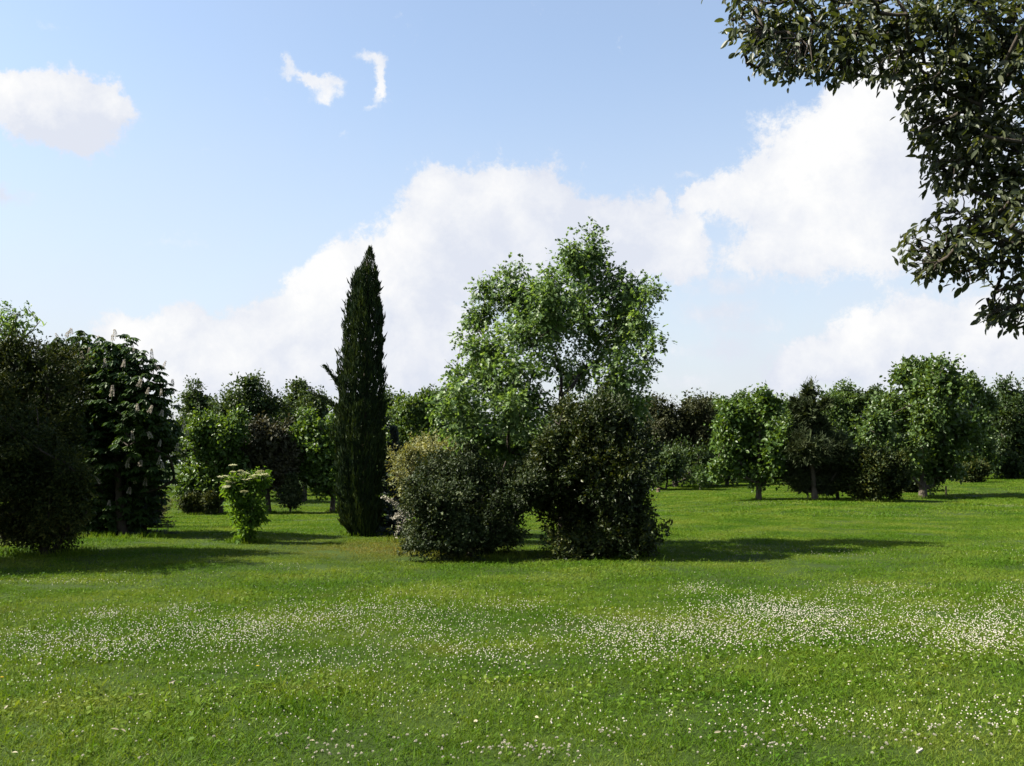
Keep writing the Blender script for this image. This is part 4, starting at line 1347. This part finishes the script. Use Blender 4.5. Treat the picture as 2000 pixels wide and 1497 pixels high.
    sy = 748.5 - F_PX * upc / fw
    inside = (sx > 0) & (sx < 1990) & (sy > 6) & (sy < 1490)
    H, xe, ye = np.histogram2d(sx, sy, bins=[np.arange(1350, 2060, 24), np.arange(-60, 720, 24)])
    xi = np.clip(((sx - 1350) / 24).astype(int), 0, H.shape[0] - 1)
    yi = np.clip(((sy + 60) / 24).astype(int), 0, H.shape[1] - 1)
    crowd = H[xi, yi] + 100 * (~inside)
    own = np.argsort(crowd)[:300]
    keep = np.ones(N, bool)
    keep[own] = False
    G = Geo()
    G.add_inst(leaf_verts('ovate', pos_l[keep], ax[keep], nn[keep], ln[keep], wd[keep]), LEAF['ovate'][1])
    o = link('crown', G.mesh('crown', [M_OVER], base), R)
    tag(o, kind='stuff')
    for i in own:
        G = Geo()
        G.add_inst(V[i:i + 1], LEAF['full'][1])
        link('leaf', G.mesh('leaf', [M_OVER], V[i, 0]), R, V[i, 0] - base)


overhang()


# ------------------------------------------------------------------ small things on the lawn
def long_grass():
    """unmown blades round the feet of the trees and shrubs"""
    rng = np.random.default_rng(19)
    G = Geo()
    feet = [(88, 1085, .75), (240, 1050, .8), (482, 1062, .35), (712, 1047, .5), (790, 1060, .35), (850, 1085, .7), (930, 1090, .8), (1110, 1086, .6), (1180, 1088, .7), (1245, 1082, .5), (1482, 978, .25), (1592, 979, .5), (1705, 980, 1.1), (1803, 972, .4), (649, 1001, .3), (567, 1003, .5), (525, 1002, .3), (375, 1006, .7)]
    for x, y, r in feet:
        c = ground_at(x, y)
        m = int(900 * r)
        a = rng.uniform(0, 6.28, m)
        rr = r * np.sqrt(rng.uniform(.2, 1.25, m))
        p = np.stack([c[0] + np.cos(a) * rr, c[1] + .1 + np.sin(a) * rr * .8, np.zeros(m)], -1)
        p[:, 2] = terrain(p[:, 0], p[:, 1]) - .01
        ax = unit(np.stack([rng.normal(0, .4, m), rng.normal(0, .4, m), np.ones(m)], -1))
        L = rng.uniform(.06, .17, m)
        G.add_inst(leaf_verts('blade', p, ax, rng.normal(size=(m, 3)), L, np.full(m, .009) * (1 + c[1] / 40)), LEAF['blade'][1])
    o = link('grass', G.mesh('grass', [M_GRASS]))
    tag(o, 'longer unmown grass at the feet of the trees and shrubs', 'grass', kind='stuff')


long_grass()


def post(name, label, cat, base_px, h, r, mat, depth=None, lean=0.0, square=True):
    if depth is None:
        b = ground_at(*base_px)
    else:
        q = at(base_px[0], base_px[1], depth)
        b = np.array([q[0], depth, float(terrain(q[0], depth))])
    G = Geo()
    G.tube([(0, 0, -.1), (lean * h * .5, 0, h * .5), (lean * h, 0, h * .97), (lean * h, 0, h)], [r, r, r, r * .7], 4 if square else 9)
    o = link(name, G.mesh(name, [mat]), None, b)
    return tag(o, label, cat)


post('wooden_post', 'short brown wooden post on the lawn right of the big maple trunk', 'post', (1848, 968), .40, .035, M_WOOD)
post('support_stake', 'grey stake beside the pine trunk', 'stake', (1578, 977), .38, .03, M_STONE)
post('stone_marker', 'small grey stump at the edge of the lawn beyond the glossy shrub', 'marker', (1286, 962), .22, .10, M_WOOD, square=False)

FLOWER_LABEL = 'small white clover flower among the foreground grass blades'


def flowers():
    rng = np.random.default_rng(31)
    patches = [  # px, py, spread x, spread y, number
        (60, 1265, 90, 25, 420), (130, 1250, 90, 22, 420), (230, 1270, 80, 18, 500), (330, 1230, 120, 22, 700), (420, 1250, 110, 22, 700), (500, 1230, 70, 18, 500), (210, 1205, 40, 6, 160), (360, 1200, 40, 8, 160), (620, 1210, 90, 16, 450),
        (760, 1195, 120, 14, 500), (720, 1230, 120, 25, 560), (880, 1230, 120, 22, 420), (1010, 1190, 50, 8, 160), (960, 1280, 120, 20, 420), (1150, 1235, 90, 25, 500), (1250, 1260, 110, 30, 800), (1330, 1240, 90, 25, 700), (650, 1300, 160, 25, 420),
        (1360, 1155, 40, 8, 220), (1470, 1190, 90, 16, 850), (1540, 1200, 80, 14, 650), (1620, 1215, 100, 18, 900), (1440, 1240, 110, 22, 900), (1600, 1250, 110, 16, 500), (1710, 1160, 80, 10, 350), (1780, 1200, 90, 22, 420), (1900, 1230, 90, 25, 800), (1960, 1210, 60, 25, 500), (1930, 1265, 70, 16, 420), (1990, 1160, 40, 12, 180), (1820, 1250, 100, 18, 420),
        (1450, 1395, 110, 14, 50), (1600, 1420, 120, 22, 100), (1750, 1430, 120, 25, 110), (1900, 1390, 90, 25, 80), (1950, 1420, 60, 22, 60), (1480, 1475, 60, 12, 26), (1760, 1320, 60, 12, 30), (960, 1480, 70, 10, 40), (1080, 1480, 70, 12, 34), (1180, 1430, 60, 14, 22), (650, 1480, 60, 10, 34), (560, 1400, 120, 25, 50), (100, 1360, 120, 30, 45), (760, 1380, 80, 22, 50), (440, 1310, 120, 16, 90), (40, 1330, 60, 14, 26),
        (560, 1112, 30, 3, 40), (1450, 1080, 90, 6, 90), (1650, 1085, 80, 6, 90), (1280, 1082, 40, 3, 40), (150, 1142, 120, 3, 90), (820, 1165, 200, 12, 160), (1990, 1080, 60, 8, 80), (1500, 985, 90, 1.5, 160), (1960, 990, 60, 2, 160), (1420, 965, 70, 1, 80), (600, 1040, 120, 8, 90), (1700, 1010, 150, 4, 120),
        (1000, 1300, 900, 70, 1100), (1000, 1190, 900, 45, 900), (1000, 1430, 900, 50, 320)]
    P = []
    for px, py, sx, sy, n in patches:
        n = int(n * (.85 if py < 1300 else .9))
        sx, sy = sx * 1.15, max(sy * 1.5, 5 if py > 1000 else 3)
        a = np.column_stack([rng.normal(px, sx * .62, n), rng.normal(py, sy * .62, n)])
        a = a[(a[:, 1] > 945) & (a[:, 1] < 1530) & (a[:, 0] > -60) & (a[:, 0] < 2060)]
        P.append(a)
    P = np.concatenate(P)
    # pixel to lawn
    D = 1.6 * F_PX / (P[:, 1] - 900)
    dirs = np.stack([pix_dir(x, y) for x, y in P])
    for _ in range(6):
        q = np.array([0, 0, EYE]) + dirs * (D / dirs[:, 1])[:, None]
        zt = terrain(q[:, 0], q[:, 1])
        D = D + (q[:, 2] - zt) / np.maximum(-dirs[:, 2] / dirs[:, 1], .01) * .9
        D = np.clip(D, 3.4, 75)
    X, Y = dirs[:, 0] / dirs[:, 1] * D, D
    order = np.argsort(Y)
    X, Y = X[order], Y[order]
    Z = terrain(X, Y)
    n = len(X)
    # petals of one head: little dome of short petals on a thin stalk
    heads = []
    for v in range(5):
        G = Geo()
        h = .04 + .012 * v
        m = 16
        a = np.arange(m) * 2.399
        t = (np.arange(m) + .5) / m
        el = np.arcsin(1 - 1.35 * t)
        dr = np.stack([np.cos(a) * np.cos(el), np.sin(a) * np.cos(el), np.sin(el)], -1)
        c = np.array([.004 * (v - 2), .003 * (2 - v), h])
        G.add_inst(leaf_verts('kite', c + dr * .0025, dr + np.array([0, 0, .25]), rng.normal(size=(m, 3)), np.full(m, .0095), np.full(m, .0068)), LEAF['kite'][1], 0)
        G.tube([(0, 0, -.01), (.002 * (v - 2), 0, h * .5), tuple(c)], [.0012, .001, .001], 4, 1, cap=False)
        heads.append(G)
    hm = [G.mesh('clover_flower', [M_PETAL, M_STEM]) for G in heads]
    c = np.stack([X, Y, Z], -1) - np.array([0, 0, EYE])
    fw = c[:, 1] * math.cos(PITCH) + c[:, 2] * math.sin(PITCH)
    sx = 1000 + F_PX * c[:, 0] / fw
    sy = 748.5 - F_PX * (-c[:, 1] * math.sin(PITCH) + c[:, 2] * math.cos(PITCH)) / fw
    vis = (sx > 4) & (sx < 1996) & (sy < 1500)
    own = np.nonzero(vis)[0][:300]
    for i in own:
        o = link('clover_flower', hm[i % 5], None, (X[i], Y[i], Z[i]))
        o.rotation_euler = (rng.normal(0, .2), rng.normal(0, .2), rng.uniform(0, 6.28))
        o.scale = [rng.uniform(.5, .95)] * 3
        tag(o, FLOWER_LABEL, 'flower', 'clover flowers in the foreground grass')
    rest = np.ones(n, bool)
    rest[own] = False
    ri = np.nonzero(rest)[0]
    # farther flowers: simple domed heads, one mass
    m = len(ri)
    a = np.arange(5) * 2 * np.pi / 5
    s = rng.uniform(.0034, .0075, m)
    hgt = rng.uniform(.025, .065, m)
    ring = np.stack([np.cos(a), np.sin(a), np.zeros(5)], -1)
    ctr = np.stack([X[ri], Y[ri], Z[ri] + hgt], -1)
    V = np.concatenate([ctr[:, None] + ring[None] * s[:, None, None],
                        (ctr + np.stack([np.zeros(m), np.zeros(m), s * 1.2], -1))[:, None]], 1)
    f = [(j, (j + 1) % 5, 5) for j in range(5)]
    G = Geo()
    G.add_inst(V, f)
    o = link('clover_flowers', G.mesh('clover_flowers', [M_PETAL]))
    tag(o, 'drifts of countless small white clover flowers across the middle of the lawn', 'flowers', kind='stuff')


flowers()


def litter():
    rng = np.random.default_rng(71)
    spots = [(8, 1402), (82, 1390), (95, 1352), (72, 1312), (115, 1378), (232, 1442), (245, 1450), (120, 1452), (22, 1490), (40, 1492), (258, 1382), (330, 1350), (340, 1345), (505, 1465), (605, 1468), (270, 1375), (1530, 1418), (1575, 1445), (1395, 1450), (1345, 1440), (1840, 1330), (1760, 1302), (1875, 1375), (1445, 1478), (955, 1340), (1270, 1380), (1045, 1415), (925, 1425), (1480, 1300), (1890, 1345), (1340, 1400), (1655, 1345)]
    for i, (x, y) in enumerate(spots):
        b = ground_at(x, y)
        G = Geo()
        a = rng.uniform(0, 6.28)
        ax = np.array([[math.cos(a), math.sin(a), rng.uniform(.0, .8)]])
        L = rng.uniform(.025, .05)
        G.add_inst(leaf_verts('full', np.zeros((1, 3)), ax, np.array([[rng.normal(0, .5), rng.normal(-.4, .4), 1.]]), np.array([L]), np.array([L * .36])), LEAF['full'][1])
        o = link('dry_leaf', G.mesh('dry_leaf', [M_DRY]), None, b + np.array([0, 0, .045]))
        tag(o, 'pale dry fallen leaf lying on the foreground grass', 'leaf', 'dry leaves on the foreground grass')
    b = ground_at(1797, 1486)
    G = Geo()
    v = np.array([(sx * .022 + .003 * sz * sy, sy * .006, sz * .005) for sx in (-1, 1) for sy in (-1, 1) for sz in (-1, 1)])
    G.add(v, [(0, 1, 3, 2), (4, 6, 7, 5), (0, 4, 5, 1), (2, 3, 7, 6), (0, 2, 6, 4), (1, 5, 7, 3)])
    o = link('wood_chip', G.mesh('wood_chip', [M_STONE]), None, b + np.array([0, 0, .05]))
    o.rotation_euler = (.1, -.25, .5)
    tag(o, 'pale grey stick fragment on the grass near the bottom right', 'stick')
    for x, y in ((3, 1338), (503, 1317)):
        b = ground_at(x, y)
        G = Geo()
        a = np.arange(12) * .5236
        dr = np.stack([np.cos(a), np.sin(a), np.full(12, .15)], -1)
        G.add_inst(leaf_verts('kite', np.tile([[0, 0, .05]], (12, 1)) + dr * .002, dr, np.tile([[0, 0, 1.]], (12, 1)), np.full(12, .014), np.full(12, .006)), LEAF['kite'][1], 0)
        G.tube([(0, 0, -.01), (0, 0, .05)], [.0014, .0012], 5, 1)
        o = link('yellow_flower', G.mesh('yellow_flower', [M_YELLOW, M_STEM]), None, b)
        tag(o, 'yellow flower in the grass at the left picture edge' if x < 100 else 'lone yellow flower among white clover left of centre', 'flower')


litter()
